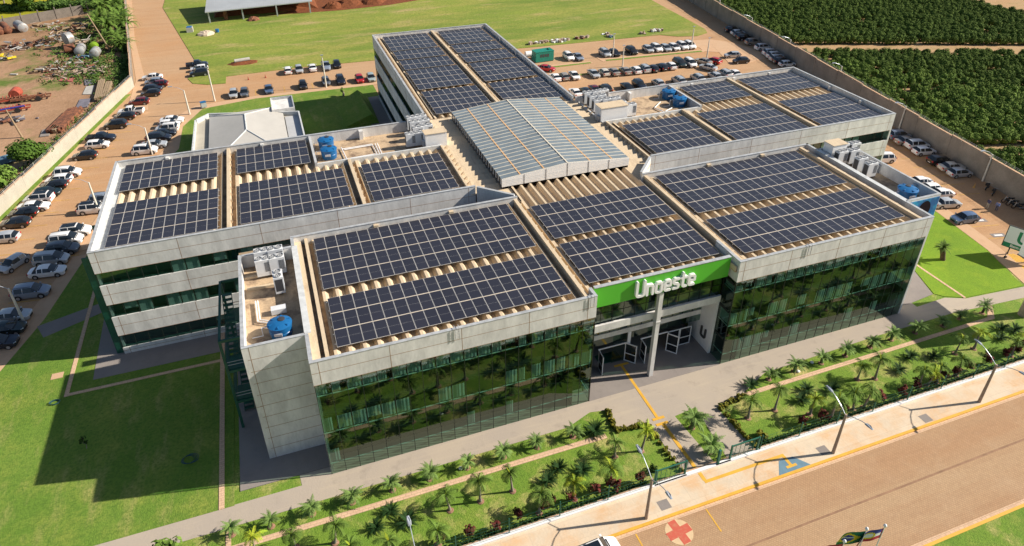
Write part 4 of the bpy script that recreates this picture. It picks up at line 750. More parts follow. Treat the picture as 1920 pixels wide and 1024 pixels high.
ROWS_ = [
 ('the row by the left boundary wall', 'the far end', 172, 'cars parked along the left boundary wall', [
  (r1(885, 140), 0, 'sedan', 'white'), (r1(905, 190), 0, 'hatch', 'slate'), (r1(950, 215), 0, 'hatch', 'darkred'), (r1(890, 260), 1, 'hatch', 'navy'), (r1(868, 312), 0, 'hatch', 'black'), (r1(745, 402), 0, 'hatch', 'darkred'), (r1(655, 507), 0, 'pickup', 'white'), (r1(590, 560), 0, 'hatch', 'black'), (r1(495, 652), 0, 'suv', 'black'), (r1(340, 790), 1, 'pickup', 'navy'), (r1(300, 860), 1, 'hatch', 'white'), (r1(165, 978), 0, 'hatch', 'black'),
  (r2(785, 212), 1, 'suv', 'white'), (r2(685, 290), 0, 'hatch', 'white'), (r2(625, 360), 0, 'hatch', 'black'), (r2(550, 440), 1, 'hatch', 'teal'), (r2(450, 512), 0, 'suv', 'white', 1), (r2(395, 605), 1, 'sedan', 'white'), (r2(275, 680), 0, 'hatch', 'black'), (r2(180, 795), 0, 'hatch', 'black'), (r2(45, 968), 0, 'hatch', 'silver')]),
 ('the inner row beside the annex', 'the far end', 173, 'cars parked beside the annex', [
  (r1(1095, 597), 1, 'sedan', 'white'), (r1(1064, 642), 1, 'hatch', 'white'), (r1(1040, 690), 0, 'suv', 'white'), (r1(1010, 737), 1, 'sedan', 'navy'), (r1(955, 788), 1, 'suv', 'navy'), (r1(905, 858), 1, 'sedan', 'silver'), (r1(805, 920), 1, 'suv', 'white')]),
 ('the row at the left wing end', 'the far end', 172, 'cars parked at the left wing end', [
  (r2(1200, 525), 1, 'suv', 'slate'), (r2(1082, 628), 1, 'suv', 'white', 1), (r3(555, 132), 1, 'suv', 'white', 1), (r3(490, 195), 1, 'minivan', 'white'), (r3(460, 263), 1, 'suv', 'grey'), (r3(380, 340), 1, 'minivan', 'silver'), (r3(352, 428), 1, 'sedan', 'white'), (r3(230, 580), 1, 'suv', 'slate'), (r3(82, 757), 1, 'sedan', 'silver'), (r3(38, 852), 1, 'sedan', 'teal'), (r3(-22, 955), 1, 'sedan', 'navy')]),
 ('the trio at the big field corner', 'the far end', 182, 'cars by the big field corner', [(r4(150, 158), 1, 'pickup', 'navy'), (r4(170, 195), 0, 'hatch', 'white'), (r4(170, 238), 0, 'suv', 'navy')]),
 ('the row along the back lawn', 'the left', 90, 'cars parked along the back lawn', [
  (r4(495, 432), 1, 'hatch', 'silver'), (r4(598, 422), 1, 'hatch', 'grey'), (r4(828, 390), 1, 'sedan', 'blue'), (r4(1152, 350), 1, 'hatch', 'black'), (r4(1370, 316), 1, 'hatch', 'grey'), (r4(1508, 305), 1, 'suv', 'navy'), (r4(1688, 292), 1, 'hatch', 'red'), (r4(1797, 280), 1, 'hatch', 'pale')]),
 ('the row along the field edge', 'the left', 90, 'cars parked along the field edge', [(r4(1010, 212), 0, 'hatch', 'white'), (r4(1115, 202), 1, 'hatch', 'silver'), (r4(1242, 186), 0, 'sedan', 'white'), (r4(1370, 172), 1, 'pickup', 'slate'), (r4(1473, 155), 1, 'hatch', 'black')]),
 ('the row above the grass strip', 'the left', 89, 'cars parked above the grass strip', [
  (r5(560, 342), 1, 'suv', 'white'), (r5(690, 344), 1, 'sedan', 'slate'), (r5(1063, 294), 1, 'suv', 'silver'), (r5(1198, 290), 1, 'hatch', 'black'), (r5(1432, 263), 1, 'suv', 'black'), (r6(110, 237), 1, 'hatch', 'silver'), (r6(225, 224), 1, 'suv', 'white'), (r6(355, 222), 1, 'hatch', 'silver'), (r6(470, 211), 1, 'hatch', 'white'), (r6(585, 196), 1, 'suv', 'white'), (r6(685, 186), 1, 'suv', 'white')]),
 ('the long row below the grass strip', 'the left', 86, 'cars parked below the grass strip', [
  (r5(375, 628), 0, 'sedan', 'white'), (r5(497, 615), 0, 'hatch', 'bronze'), (r5(640, 602), 1, 'sedan', 'white'), (r5(910, 577), 1, 'sedan', 'silver'), (r5(1050, 557), 0, 'hatch', 'cream'), (r5(1185, 550), 0, 'sedan', 'bronze'), (r5(1345, 537), 0, 'sedan', 'bronze'), (r5(1490, 527), 0, 'hatch', 'white'), (r5(1605, 509), 0, 'suv', 'silver'), (r6(180, 503), 0, 'hatch', 'black'), (r6(300, 482), 0, 'hatch', 'black'), (r6(425, 468), 0, 'hatch', 'white'), (r6(545, 432), 1, 'minivan', 'teal'), (r6(695, 432), 1, 'minivan', 'white')]),
 ('the half hidden row behind the right wing', 'the left', 88, 'cars half hidden behind the right wing', [
  (r5(655, 838), 0, 'sedan', 'white'), (r5(790, 822), 0, 'hatch', 'black'), (r5(930, 800), 1, 'sedan', 'darkred'), (r5(1068, 790), 0, 'suv', 'black'), (r5(1375, 765), 1, 'sedan', 'black'), (r5(1540, 735), 1, 'suv', 'navy'), (r6(250, 705), 0, 'hatch', 'silver'), (r6(535, 675), 0, 'suv', 'silver'), (r6(795, 640), 0, 'suv', 'silver'), (r6(1035, 605), 0, 'hatch', 'silver'), (r6(1170, 578), 0, 'suv', 'silver'), (r6(1305, 572), 0, 'sedan', 'white')]),
 ('the upper row by the brown wall', 'the far end', -9, 'cars parked by the brown wall', [
  (r7(295, 228), 0, 'suv', 'navy'), (r7(382, 275), 0, 'hatch', 'white'), (r7(428, 312), 0, 'hatch', 'grey'), (r7(490, 357), 0, 'suv', 'black'), (r7(628, 432), 0, 'suv', 'bronze'), (r7(790, 518), 0, 'suv', 'white'), (r7(920, 605), 0, 'suv', 'white'), (r7(985, 652), 0, 'suv', 'white'), (r7(1035, 700), 0, 'suv', 'silver'), (r7(1095, 740), 0, 'suv', 'navy'), (r7(1185, 785), 0, 'hatch', 'white')]),
 ('the lower brown wall row', 'the right wing corner', -13, 'cars parked by the brown wall', [
  (r8(195, 103), 0, 'suv', 'slate'), (r8(257, 147), 0, 'sedan', 'bronze'), (r8(340, 180), 0, 'suv', 'white'), (r8(395, 228), 0, 'hatch', 'white'), (r8(525, 308), 0, 'suv', 'black'), (r8(615, 355), 0, 'sedan', 'cream'), (r8(680, 402), 0, 'hatch', 'silver')]),
 ('the row behind the right block', 'the far end', 167, 'cars parked behind the right block', [(r8(60, 288), 0, 'suv', 'white'), (r8(350, 475), 0, 'sedan', 'white'), (r8(430, 530), 0, 'hatch', 'white'), (r8(520, 570), 0, 'sedan', 'white'), (r8(575, 645), 1, 'sedan', 'silver')])]
for rn, endn, ang, grp, cars in ROWS_:
    for i, c in enumerate(cars):
        (px, py), fl, kd, cl = c[:4]; n_ = '%s %s, %s from %s in %s' % (CN.get(cl, cl), KN[kd], ORD[i], endn, rn)
        car(px, py, ang+180*fl+random.uniform(-2, 2), kd, cl, n_, grp, len(c) > 4)
car(*r3(100, 368), 236, 'hatch', 'silver', 'silver hatchback standing askew in the left lot lane', 'cars standing loose in the lots')
car(*r5(250, 503), -39, 'sedan', 'red', 'bright red sedan beside the green generator container', 'cars standing loose in the lots')
car(*r6(880, 407), 112, 'sedan', 'bronze', 'bronze grey sedan beside the red hatchback at the strip corner', 'cars standing loose in the lots')
car(*r6(1020, 397), 112, 'hatch', 'red', 'red hatchback at the corner of the grass strip', 'cars standing loose in the lots')
car(*r6(945, 488), 116, 'sedan', 'silver', 'silver sedan angled in front of the red hatchback', 'cars standing loose in the lots')
car(*r6(1280, 320), 168, 'hatch', 'silver', 'silver hatchback on the open paving right of the lot corner', 'cars standing loose in the lots')
car(*r6(1398, 397), 172, 'hatch', 'black', 'black hatchback on the open paving right of the lot corner', 'cars standing loose in the lots')
car(*r8(720, 765), 172, 'hatch', 'blue', 'blue hatchback parked beside the bright lawn and right walk', 'cars standing loose in the lots')
car(0, 0, 3, 'suv', 'white', 'large white SUV with dark roof glass parked on the paved street', 'cars standing loose in the lots', True, xy=(18.6, -15.3), sc=1.06)
# open door of the dark car on the back lawn row
# ------------------------------------------------------------------ motorcycles
def moto(x, y, ang, label, box=False):
    t = empty('motorcycle', (x, y, .035), math.radians(ang), label=label, cat='motorcycle', group='motorcycles by the brown wall'); k = 14
    for wx in (-.62, .62):
        b = B(); b.tube([(wx+.28*math.cos(2*math.pi*i/k), 0, .3+.28*math.sin(2*math.pi*i/k)) for i in range(k+1)], .055, 'rubber', 6, cap=False); b.obj('wheel', t, smooth=60)
    b = B(); b.tube([(-.62, 0, .3), (-.1, 0, .42), (.25, 0, .5), (.45, 0, .85)], .07, 'dark_metal', 6); b.tube([(.62, .06, .3), (.42, .06, .95)], .03, 'rim', 6); b.tube([(.62, -.06, .3), (.42, -.06, .95)], .03, 'rim', 6); b.box(-.15, .2, -.13, .13, .28, .55, 'dark_metal'); b.tube([(-.1, .16, .25), (-.8, .18, .35)], .045, 'rim', 6); b.obj('frame', t)
    b = B(); b.tube([(.3, 0, .78), (.1, 0, .86), (-.05, 0, .8)], [.12, .17, .12], 'black', 8); b.obj('fuel_tank', t, smooth=60)
    b = B(); b.tube([(-.05, 0, .8), (-.4, 0, .8), (-.75, 0, .9)], [.1, .13, .08], 'rubber', 8); b.obj('saddle', t, smooth=60)
    b = B(); b.tube([(.3, .34, 1.02), (.42, .12, .98), (.42, -.12, .98), (.3, -.34, 1.02)], .025, 'rim', 6); b.obj('handlebar', t)
    if box: b = B(); b.box(-1.0, -.6, -.22, .22, .92, 1.25, 'black'); b.obj('top_box', t)
for i, (p, a, bx) in enumerate(((r8(905, 515), 20, 1), (r8(955, 560), 25, 1), (r8(1068, 625), 150, 0), (r8(1105, 648), 150, 0), (r8(1150, 672), 145, 0))):
    moto(*G(*p, .4), a, 'dark parked motorcycle, %s from the lamp pole along the brown wall' % ORD[i], bx)
b = B(); x, y = G(1826, 352); b.lathe([(.22, 0), (.22, .04), (.12, .05), (.03, .75)], (x, y, .03), 'faded_yellow', 12); b.obj('traffic_cone', label='orange traffic cone near the motorcycles', cat='cone')
for p, lb in (((466, 150), 'left'), ((498, 146), 'right')): x, y = G(*p); b = B(); b.lathe([(.22, 0), (.22, .04), (.14, .05), (.03, .75)], (x, y, .03), 'red_machine', 12); b.obj('traffic_cone', label='small red cone in the lot above the back lawn, %s one' % lb, cat='cone')
# ------------------------------------------------------------------ people
def person(x, y, ang, label, shirt, trousers, bend=0.0):
    me = bpy.data.meshes.new('person'); V_ = [(0, 0, .92), (0, 0, 1.12), (.02+bend*.1, 0, 1.36), (.03+bend*.25, 0, 1.47), (.05+bend*.33, 0, 1.62)]
    E_ = [(0, 1), (1, 2), (2, 3), (3, 4)]; Rr = [.15, .14, .16, .06, .10]
    for s in (-1, 1):
        o = len(V_); V_ += [(0, s*.10, .86), (.03, s*.11, .48), (-.02, s*.11, .09), (.12, s*.12, .05)]; E_ += [(0, o), (o, o+1), (o+1, o+2), (o+2, o+3)]; Rr += [.10, .065, .045, .04]
        o = len(V_); V_ += [(.02+bend*.1, s*.19, 1.38), (.04+bend*.2, s*.25, 1.12), (.16+bend*.3, s*.22, .90), (.22+bend*.32, s*.20, .84)]; E_ += [(2, o), (o, o+1), (o+1, o+2), (o+2, o+3)]; Rr += [.06, .045, .035, .035]
    me.from_pydata([Vector(v) for v in V_], E_, []); o = bpy.data.objects.new('person', me); COL.objects.link(o)
    md = o.modifiers.new('s', 'SKIN'); md.use_smooth_shade = True; md2 = o.modifiers.new('u', 'SUBSURF'); md2.levels = 1; md2.render_levels = 1
    for i, r in enumerate(Rr): me.skin_vertices[0].data[i].radius = (r, r)
    me.skin_vertices[0].data[0].use_root = True; bpy.context.view_layer.update()
    nm = bpy.data.meshes.new_from_object(o.evaluated_get(bpy.context.evaluated_depsgraph_get())); bpy.data.objects.remove(o)
    nm.materials.clear()
    for k in ('skin', shirt, trousers, 'black', 'hair'): nm.materials.append(MATS[k])
    for p in nm.polygons:
        c = p.center; p.material_index = 3 if c.z < .10 else 2 if c.z < .93 and abs(c.y) < .19 else 0 if (c.z < 1.0 and abs(c.y) > .17) else 1 if c.z < 1.45+bend*-.02 else 4 if (c.z > 1.63 or c.x < .02+bend*.33) and c.z > 1.52 else 0
    ob = bpy.data.objects.new('person', nm); COL.objects.link(ob); ob.location = (x, y, .03); ob.rotation_euler = (0, 0, math.radians(ang)); return props(ob, label, 'person')
person(*G(1849.5, 391.5), 10, 'person in dark shirt and pale trousers standing in the right lot', 'shirt_dark', 'khaki'); person(*G(1867, 396), 200, 'person in light blue shirt and dark trousers leaning forward in the right lot', 'shirt_blue', 'denim', .9)
# ------------------------------------------------------------------ roof equipment
def water_tank(x, y, z, label, r=1.05, h=1.25):
    t = empty('water_tank', (x, y, z), label=label, cat='water tank', group='blue plastic water tanks on the roof'); b = B()
    b.lathe([(r*.86, 0), (r*.90, .1), (r*.93, h*.45), (r*.96, h*.47), (r*.96, h*.52), (r*.93, h*.55), (r, h*.95), (r, h)], (0, 0, 0), 'tank_blue', 28); b.obj('tank_body', t, smooth=35)
    b = B(); b.lathe([(r*1.03, h), (r*1.03, h+.06), (r*.6, h+.22), (r*.35, h+.25)], (0, 0, 0), 'tank_blue', 28)
    for i in range(6): a = i*math.pi/3+.3; d = (math.cos(a), math.sin(a)); b.lbox((0, 0), d, .3, r*.9, -.06, .06, h+.1, h+.17+.05, 'tank_blue')
    b.lathe([(.30, h+.2), (.30, h+.30), (.05, h+.34)], (.2, .25, 0), 'dark_metal', 16); b.obj('tank_lid', t, smooth=35)
    b = B(); b.lbox((0, 0), (-.25, -1), r*.95, r*1.0, -.34, .34, h*.5, h*.72, 'white'); b.obj('name_plate', t)
    b = B(); b.tube([(-r, .2, h*.8), (-r-.5, .2, h*.8), (-r-.5, .2, .1), (-r-1.4, .2, .1)], .05, 'white', 6); b.obj('pipe', t)
water_tank(-1.93, 6.2, 11.9, 'blue plastic water tank on the front left service tower', 1.02, 1.2)
water_tank(6.3, 40.2, 11.9, 'blue water tank on the left wing terrace, nearer of the two'); water_tank(6.3, 43.3, 11.9, 'blue water tank on the left wing terrace, farther of the two')
water_tank(59.0, 40.1, 11.9, 'blue water tank on the right wing terrace, nearer of the two'); water_tank(59.0, 43.3, 11.9, 'blue water tank on the right wing terrace, farther of the two')
water_tank(68.2, 5.9, 11.9, 'blue water tank on the right service tower behind the banner', 1.1, 1.3)
def condenser_meshes():
    b = B(); b.box(-.62, .62, -.38, .38, .06, 1.68, 'white_metal'); b.box(-.6, .6, -.36, .36, 0, .06, 'dark_metal')
    for k in range(9): b.box(.1, .56, -.392, -.38, .5+k*.11, .56+k*.11, 'dark_metal')
    b.box(-.63, -.62, -.3, .3, .3, 1.5, 'dark_metal'); m1 = b.mesh('cabinet')
    f = B(); f.lathe([(.27, 0), (.30, .10), (.26, .10), (.24, .03)], (0, 0, 0), 'grey_metal', 16); f.lathe([(.24, .02), (.24, .03)], (0, 0, 0), 'black', 16)
    for i in range(5): a = i*math.pi*2/5; f.lbox((0, 0), (math.cos(a), math.sin(a)), .04, .22, -.05, .05, .035, .05, 'grey_metal')
    return m1, f.mesh('fan')
CM, FM = condenser_meshes()
def condenser(x, y, z, ang, label, group):
    t = empty('condenser_unit', (x, y, z), math.radians(ang), label=label, cat='air conditioner', group=group); t.scale = (1.15, 1.15, 1.1); link('cabinet', CM, t)
    for s in (-.31, .31): link('fan', FM, t, (s, 0, 1.68))
def cx_(pts, zt, ang, where, group):
    for i, (px, py) in enumerate(pts): x, y = G(px, py, zt); condenser(x, y, zt-1.75, ang, 'white air conditioner, %s %s' % (ORD[i], where), group)
q4 = lambda x, y: Z(430, 440, 4.875, x, y); q6 = lambda x, y: Z(560, 200, 6.4, x, y); q3 = lambda x, y: Z(1060, 150, 6.4, x, y); q8 = lambda x, y: Z(1490, 240, 5.69, x, y)
cx_([q4(290, 148), q4(415, 128), q4(300, 225), q4(428, 203)], 13.9, 0, 'from the back on the front left tower', 'air conditioners on the front left tower')
x, y = G(*q4(440, 365), 13.9); condenser(x, y, 12.15, 90, 'white air conditioning unit standing alone on the front left tower', 'air conditioners on the front left tower')
cx_([q6(1350, 128), q6(1468, 108), q6(1385, 180), q6(1505, 160), q6(1422, 245), q6(1540, 222), q6(1340, 325), q6(1450, 310)], 13.9, 0, 'from the back on the left wing terrace', 'air conditioners on the left terrace')
cx_([q3(270, 148), q3(365, 138), q3(460, 120), q3(330, 193), q3(430, 182), q3(385, 240), q3(490, 228), q3(600, 212), q3(670, 262), q3(790, 290)], 13.9, 0, 'from the back left on the right wing terrace', 'air conditioners on the right terrace')
cx_([q8(420, 178), q8(520, 172), q8(640, 160), q8(505, 250), q8(630, 235), q8(715, 320), q8(820, 375)], 13.9, 0, 'from the back left on the right service tower', 'air conditioners on the right tower')
def cabin(x0, x1, y0, y1, z0, z1, label):
    t = empty('roof_cabin', ((x0+x1)/2, (y0+y1)/2, z0), label=label, cat='cabin'); b = B(); b.box(x0, x1, y0, y1, z0, z1, 'white'); wpart(b, 'cabin_body', t)
    b = B(); b.box(x0-.08, x1+.08, y0-.08, y1+.08, z1, z1+.06, 'roof_cream'); wpart(b, 'cabin_roof', t); b = B(); b.box(x0-.35, x0-.002, y0+.3, y0+1.0, z0+.6, z0+1.4, 'grey_metal'); wpart(b, 'side_unit', t)
cabin(18.6, 21.5, 37.4, 38.9, 12.0, 14.4, 'white metal cabin on the left side of the skylight'); cabin(44.1, 48.3, 37.0, 39.0, 12.0, 14.6, 'white cabin with cream roof in front of the right terrace units'); cabin(66.2, 68.4, 16.0, 17.6, 12.0, 14.5, 'white cabin at the back of the right service tower')
def pipes(pts_list, label, r=.05):
    t = empty('pipe_run', pts_list[0][0], label=label, cat='pipes')
    for pts in pts_list: b = B(); b.tube(pts, r, 'white', 6); wpart_z(b, 'pipe', t)
def wpart_z(b, name, t):
    o = b.obj(name); o.parent = t; o.matrix_parent_inverse = Matrix.Translation(-t.location); return o
pipes([[(8.2, 41.9, 12.05), (12.2, 42.1, 12.05), (12.3, 38.2, 12.05)], [(8.0, 38.7, 12.05), (12.1, 38.9, 12.05)], [(8.1, 42.2, 12.15), (8.3, 38.4, 12.15)], [(12.6, 42.1, 12.05), (12.6, 37.8, 12.05)], [(12.9, 42.1, 12.05), (12.9, 37.8, 12.05)], [(8.4, 41.6, 12.05), (12.2, 41.8, 12.05)]], 'white water pipes laid in a square beside the left terrace tanks', .07)
pipes([[(-3.9, 11.4, 12.2), (-3.8, 8.3, 12.2), (-1.9, 7.2, 12.2)], [(-3.7, 11.4, 12.2), (-3.6, 8.5, 12.2), (-1.8, 7.4, 12.2)]], 'white pipes bending towards the tank on the front left tower', .06)
pipes([[(56.8, 41.9, 12.1), (54.8, 40.2, 12.1), (55.2, 38.2, 12.1)], [(57.2, 39.2, 12.1), (55.6, 38.4, 12.1)]], 'white pipes beside the right terrace tanks', .08)
for (x0, x1, y0, y1, lb) in ((-4.6, -1.4, 13.6, 13.9, 'front'), (-4.8, -1.6, 15.6, 15.9, 'back')): b = B(); b.box(x0, x1, y0, y1, 11.9, 12.15, 'roof_cream'); b.obj('equipment_plinth', label='low concrete plinth under the tower air conditioners, %s one' % lb, cat='plinth')
b = B(); b.box(-2.6, -1.3, 9.0, 9.7, 12.0, 12.5, 'white_metal'); b.box(-2.5, -1.4, 9.1, 9.6, 11.9, 12.0, 'dark_metal'); b.obj('roof_box', label='small pale metal box behind the front left tower tank', cat='box')
b = B(); b.lbox((-5.2, 19.1), (1, 0), 0, 5.0, 0, .9, 12.3, 12.36, 'wood'); b.obj('plywood_sheet', label='pale plywood sheet leaning by the front left tower units', cat='board')
# ------------------------------------------------------------------ green steel stair left of the front block
t = empty('fire_stair', (-6.3, 17, 0), label='dark green steel outdoor stair behind the front left service tower', cat='staircase')
SX0, SX1 = -7.4, -5.15
b = B()
for (x, y) in ((SX0, 8.3), (SX0, 17.6)): b.box(x, x+.22, y, y+.22, .1, 10.9, 'green_paint')
for y in (8.3, 17.6):
    for z in (3.3, 7.1, 10.7): b.box(SX0+.22, SX1-.02, y, y+.2, z, z+.25, 'green_paint')
for z in (3.3, 7.1, 10.7): b.box(SX0+.01, SX0+.21, 8.52, 17.6, z+.01, z+.24, 'green_paint')
wpart(b, 'stair_frame', t)
for z in (3.55, 7.35): b = B(); b.box(SX0+.25, SX1-.03, 8.5, 10.4, z, z+.06, 'green_paint'); wpart(b, 'landing', t); b = B(); b.box(SX0+.25, SX1-.03, 15.5, 17.5, z, z+.06, 'green_paint'); wpart(b, 'landing', t)
def flight(xa, xb, ya, za, yb, zb):
    b = B(); n = 12
    for i in range(n): y = ya+(yb-ya)*i/n; z = za+(zb-za)*(i+1)/n; b.box(xa+.06, xb-.06, min(y, y+(yb-ya)/n), max(y, y+(yb-ya)/n)-.02, z-.04, z, 'green_paint')
    for x in (xa, xb-.05): b.add([(x, ya, za-.1), (x+.05, ya, za-.1), (x+.05, yb, zb-.1), (x, yb, zb-.1), (x, ya, za+.2), (x+.05, ya, za+.2), (x+.05, yb, zb+.2), (x, yb, zb+.2)], [(3, 2, 1, 0), (4, 5, 6, 7), (0, 1, 5, 4), (1, 2, 6, 5), (2, 3, 7, 6), (3, 0, 4, 7)], 'green_paint')
    wpart(b, 'flight', t)
flight(-7.1, -6.2, 10.4, .1, 15.5, 3.6); flight(-6.2, -5.3, 15.5, 3.6, 10.4, 7.4); flight(-7.1, -6.2, 10.4, 7.4, 15.5, 10.9)
b = B()
for z in (4.1, 4.45, 7.9, 8.25):
    b.box(SX0+.25, SX1-.05, 8.42, 8.46, z, z+.04, 'grey_metal'); b.box(SX0+.25, SX1-.05, 17.5, 17.54, z, z+.04, 'grey_metal'); b.box(SX0+.08, SX0+.12, 8.6, 17.5, z, z+.04, 'green_paint')
wpart(b, 'handrail', t)
# ------------------------------------------------------------------ annex, shed
t = empty('annex_building', (-4.5, 72.5, 0), label='low annex with pale metal hip roof between the left wing and the back lawn', cat='building')
b = B(); X0, X1, Y0, Y1 = -13.3, 4.45, 58, 80.5
b.add([(X0, Y0, 0), (X1, Y0, 0), (X1, 78.4, 0), (-11.1, 82.9, 0), (X0, 80.4, 0), (X0, Y0, 3.2), (X1, Y0, 3.2), (X1, 78.4, 3.2), (-11.1, 82.9, 3.2), (X0, 80.4, 3.2)], [(0, 1, 6, 5), (1, 2, 7, 6), (2, 3, 8, 7), (3, 4, 9, 8), (4, 0, 5, 9), (5, 6, 7, 8, 9)], 'wall_cream')
wpart(b, 'annex_wall', t)
b = B(); pts = [(X0, Y0), (X1, Y0), (X1, 78.4), (-11.1, 82.9), (X0, 80.4)]
for i in range(5):
    P, Q = pts[i], pts[(i+1) % 5]; D = (Q[0]-P[0], Q[1]-P[1]); b.lbox(P, D, .01, math.hypot(*D)-.26, 0, .25, 3.21, 4.0, 'flashing')
wpart(b, 'parapet', t)
b = B(); A, Bp, C_, D_ = (-10.9, 81.8, 3.75), (1.6, 82.9, 3.75), (1.7, 60, 3.75), (-10.7, 60, 3.75); N_, S_ = (-4.8, 79.6, 5.0), (-4.65, 71.2, 5.0)
n1, n2, s1, s2 = (-4.8, 77.4, 5.0), (-4.8, 77.4, 5.0), (-4.65, 70.3, 5.0), (-4.65, 70.3, 5.0)
b.add([A, Bp, C_, D_, n1, s1], [(0, 3, 5, 4), (3, 2, 5), (2, 1, 4, 5), (1, 0, 4)], 'roof_metal'); o = wpart(b, 'metal_roof', t)
b = B()
for P, Q in ((A, n1), (Bp, n1), (D_, s1), (C_, s1), (n1, s1)): b.tube([(P[0], P[1], P[2]+.03), (Q[0], Q[1], Q[2]+.03)], .11, 'flashing', 6)
for i in range(70):
    y = 60.4+i*.32
    if y < 70.3: fx = (y-60)/10.3; xa, za_ = -10.75+(y-60)*.0, 3.75; e = (1-fx)
    b.add([(-10.78, y, 3.77), (-10.78, y+.05, 3.77), (-4.75-(max(0, 70.3-y)*.58)-(max(0, y-77.4)*1.2), y+.05, 5.0-(max(0, 70.3-y)*.121)-(max(0, y-77.4)*.25)+.02), (-4.75-(max(0, 70.3-y)*.58)-(max(0, y-77.4)*1.2), y, 5.0-(max(0, 70.3-y)*.121)-(max(0, y-77.4)*.25)+.02)], [(0, 1, 2, 3)], 'grey_metal')
wpart(b, 'roof_ridges', t)
b = B(); b.box(-10.3, X1-.26, Y0+.2, 62, 3.22, 3.3, 'roof_metal_w'); b.box(1.8, 4.18, 62, 78.2, 3.22, 3.3, 'roof_metal_w'); wpart(b, 'roof_deck', t)
b = B(); b.box(-.2, 3.8, 79.2, 85.6, .05, 4.0, 'concrete'); b.box(-.2, 3.8, 79.2, 79.4, 4.0, 4.5, 'concrete'); b.box(3.6, 3.8, 79.4, 85.6, 4.0, 4.5, 'cap'); b.box(-.2, 3.6, 85.4, 85.6, 4.0, 4.5, 'cap'); b.box(-.2, 0, 79.4, 85.4, 4.0, 4.5, 'concrete'); wpart(b, 'tank_tower', t)
t = empty('open_shed', (.7, 163, 0), label='open shed with grey metal roof over red soil at the far field edge', cat='shed')
b = B(); b.add([(-13.6, 161.6, 3.1), (15.2, 164.4, 3.1), (17, 182, 6.3), (-12.5, 180, 6.3), (-13.6, 161.6, 3.35), (15.2, 164.4, 3.35), (17, 182, 6.55), (-12.5, 180, 6.55)], [(3, 2, 1, 0), (4, 5, 6, 7), (0, 1, 5, 4), (1, 2, 6, 5), (2, 3, 7, 6), (3, 0, 4, 7)], 'galv')
for i in range(60): f = i/60; x = -13.5+28.7*f; b.add([(x, 161.65+2.8*f, 3.37), (x+.08, 161.65+2.8*f, 3.37), (x+1.2, 180+2*f, 6.57), (x+1.12, 180+2*f, 6.57)], [(0, 1, 2, 3)], 'grey_metal')
wpart(b, 'shed_roof', t)
for (x, y) in ((-12.9, 162.4), (-4.1, 163.2), (5.1, 163.5), (14.3, 163.8), (-12.5, 178), (14.3, 180)): b = B(); b.box(x-.18, x+.18, y-.18, y+.18, 0, 3.3 if y < 170 else 5.8, 'galv'); wpart(b, 'column', t)
b = B(); b.add([(-12, 168, .1), (17, 168, .1), (17, 186, .1), (-12, 186, .1), (-10, 171, 2.4), (4, 173, 1.6), (13, 171, 2.6), (14, 183, 3), (-9, 183, 2.6)], [(0, 1, 6, 5, 4), (1, 2, 7, 6), (2, 3, 8, 7), (3, 0, 4, 8), (4, 5, 8), (5, 6, 7), (5, 7, 8)], 'red_soil'); wpart(b, 'soil_heap', t)
b = B(); b.box(-9.2, -8.2, 164.2, 165.2, 0, 3.2, 'rust'); wpart(b, 'brick_pillar', t)
sheet('red_earth_patch', [G(495, 30), G(640, 20), G(730, 10), G(790, 0), (60, 205), (5, 200), (14, 170)], .125, 'red_soil')
# ------------------------------------------------------------------ heaps (irregular mounds)
def heap(name, x, y, r, h, mt, label, cat, z=.1, sq=1.0, n=14, seed=0):
    rd = random.Random(seed+int(x*7)); b = B(); rings = 5; vs = []
    for i in range(rings):
        f = i/(rings-1)
        for j in range(n): a = 2*math.pi*j/n; rr = r*(1-f*.92)*(1+rd.uniform(-.18, .18)); vs.append((x+rr*math.cos(a), y+rr*sq*math.sin(a), z+h*(1-(1-f)**2)*(1+rd.uniform(-.15, .15)) if i else z-.05))
    b.add(vs, [(i*n+j, i*n+(j+1) % n, (i+1)*n+(j+1) % n, (i+1)*n+j) for i in range(rings-1) for j in range(n)]+[tuple((rings-1)*n+j for j in range(n))], mt)
    o = b.obj(name, label=label, cat=cat); return o
for i, (px, py, r) in enumerate(((655, 8, 4.5), (700, 4, 4), (625, 14, 3))): heap('soil_mound', *G(px, py), r, 1.5, 'red_soil', 'mound of red earth in the far field, %s from the left' % ORD[[1, 2, 0][i]], 'mound')
heap('sand_heap', *G(386, 65), 2.3, .9, 'sand', 'pale sand heap on the field corner near the shed', 'sand heap'); x, y = G(408, 61)
b = B(); b.lathe([(.45, 0), (.5, .8)], (x, y, .1), 'tank_blue', 14); b.obj('barrel', label='bright blue open barrel beside the sand heap', cat='barrel'); x, y = G(357, 60)
b = B(); b.box(x-.8, x+.8, y-1, y+1, 0, 1.3, 'sheet_pale'); b.box(x-.6, x+.6, y-.8, y+.8, 1.3, 1.42, 'tank_blue'); b.obj('crate_stack', label='pale crate with blue top at the field corner road edge', cat='crate')
heap('weed_mound', *G(475, 38), 1.8, .9, 'rust', 'rusty brown brush heap in front of the open shed', 'heap')
# dug pit with a concrete ring
heap('soil_mound', *G(455, 119), 3.6, .35, 'red_soil', 'flat patch of dug earth around the white pipe in the field', 'mound', sq=.5)
x, y = G(455, 118); b = B(); b.tube([(x-1.7, y-.3, .7), (x+1.7, y+.3, .7)], .42, 'sheet_pale', 14); b.obj('concrete_pipe', smooth=50, label='short white concrete pipe lying in the dug earth of the field', cat='pipe')
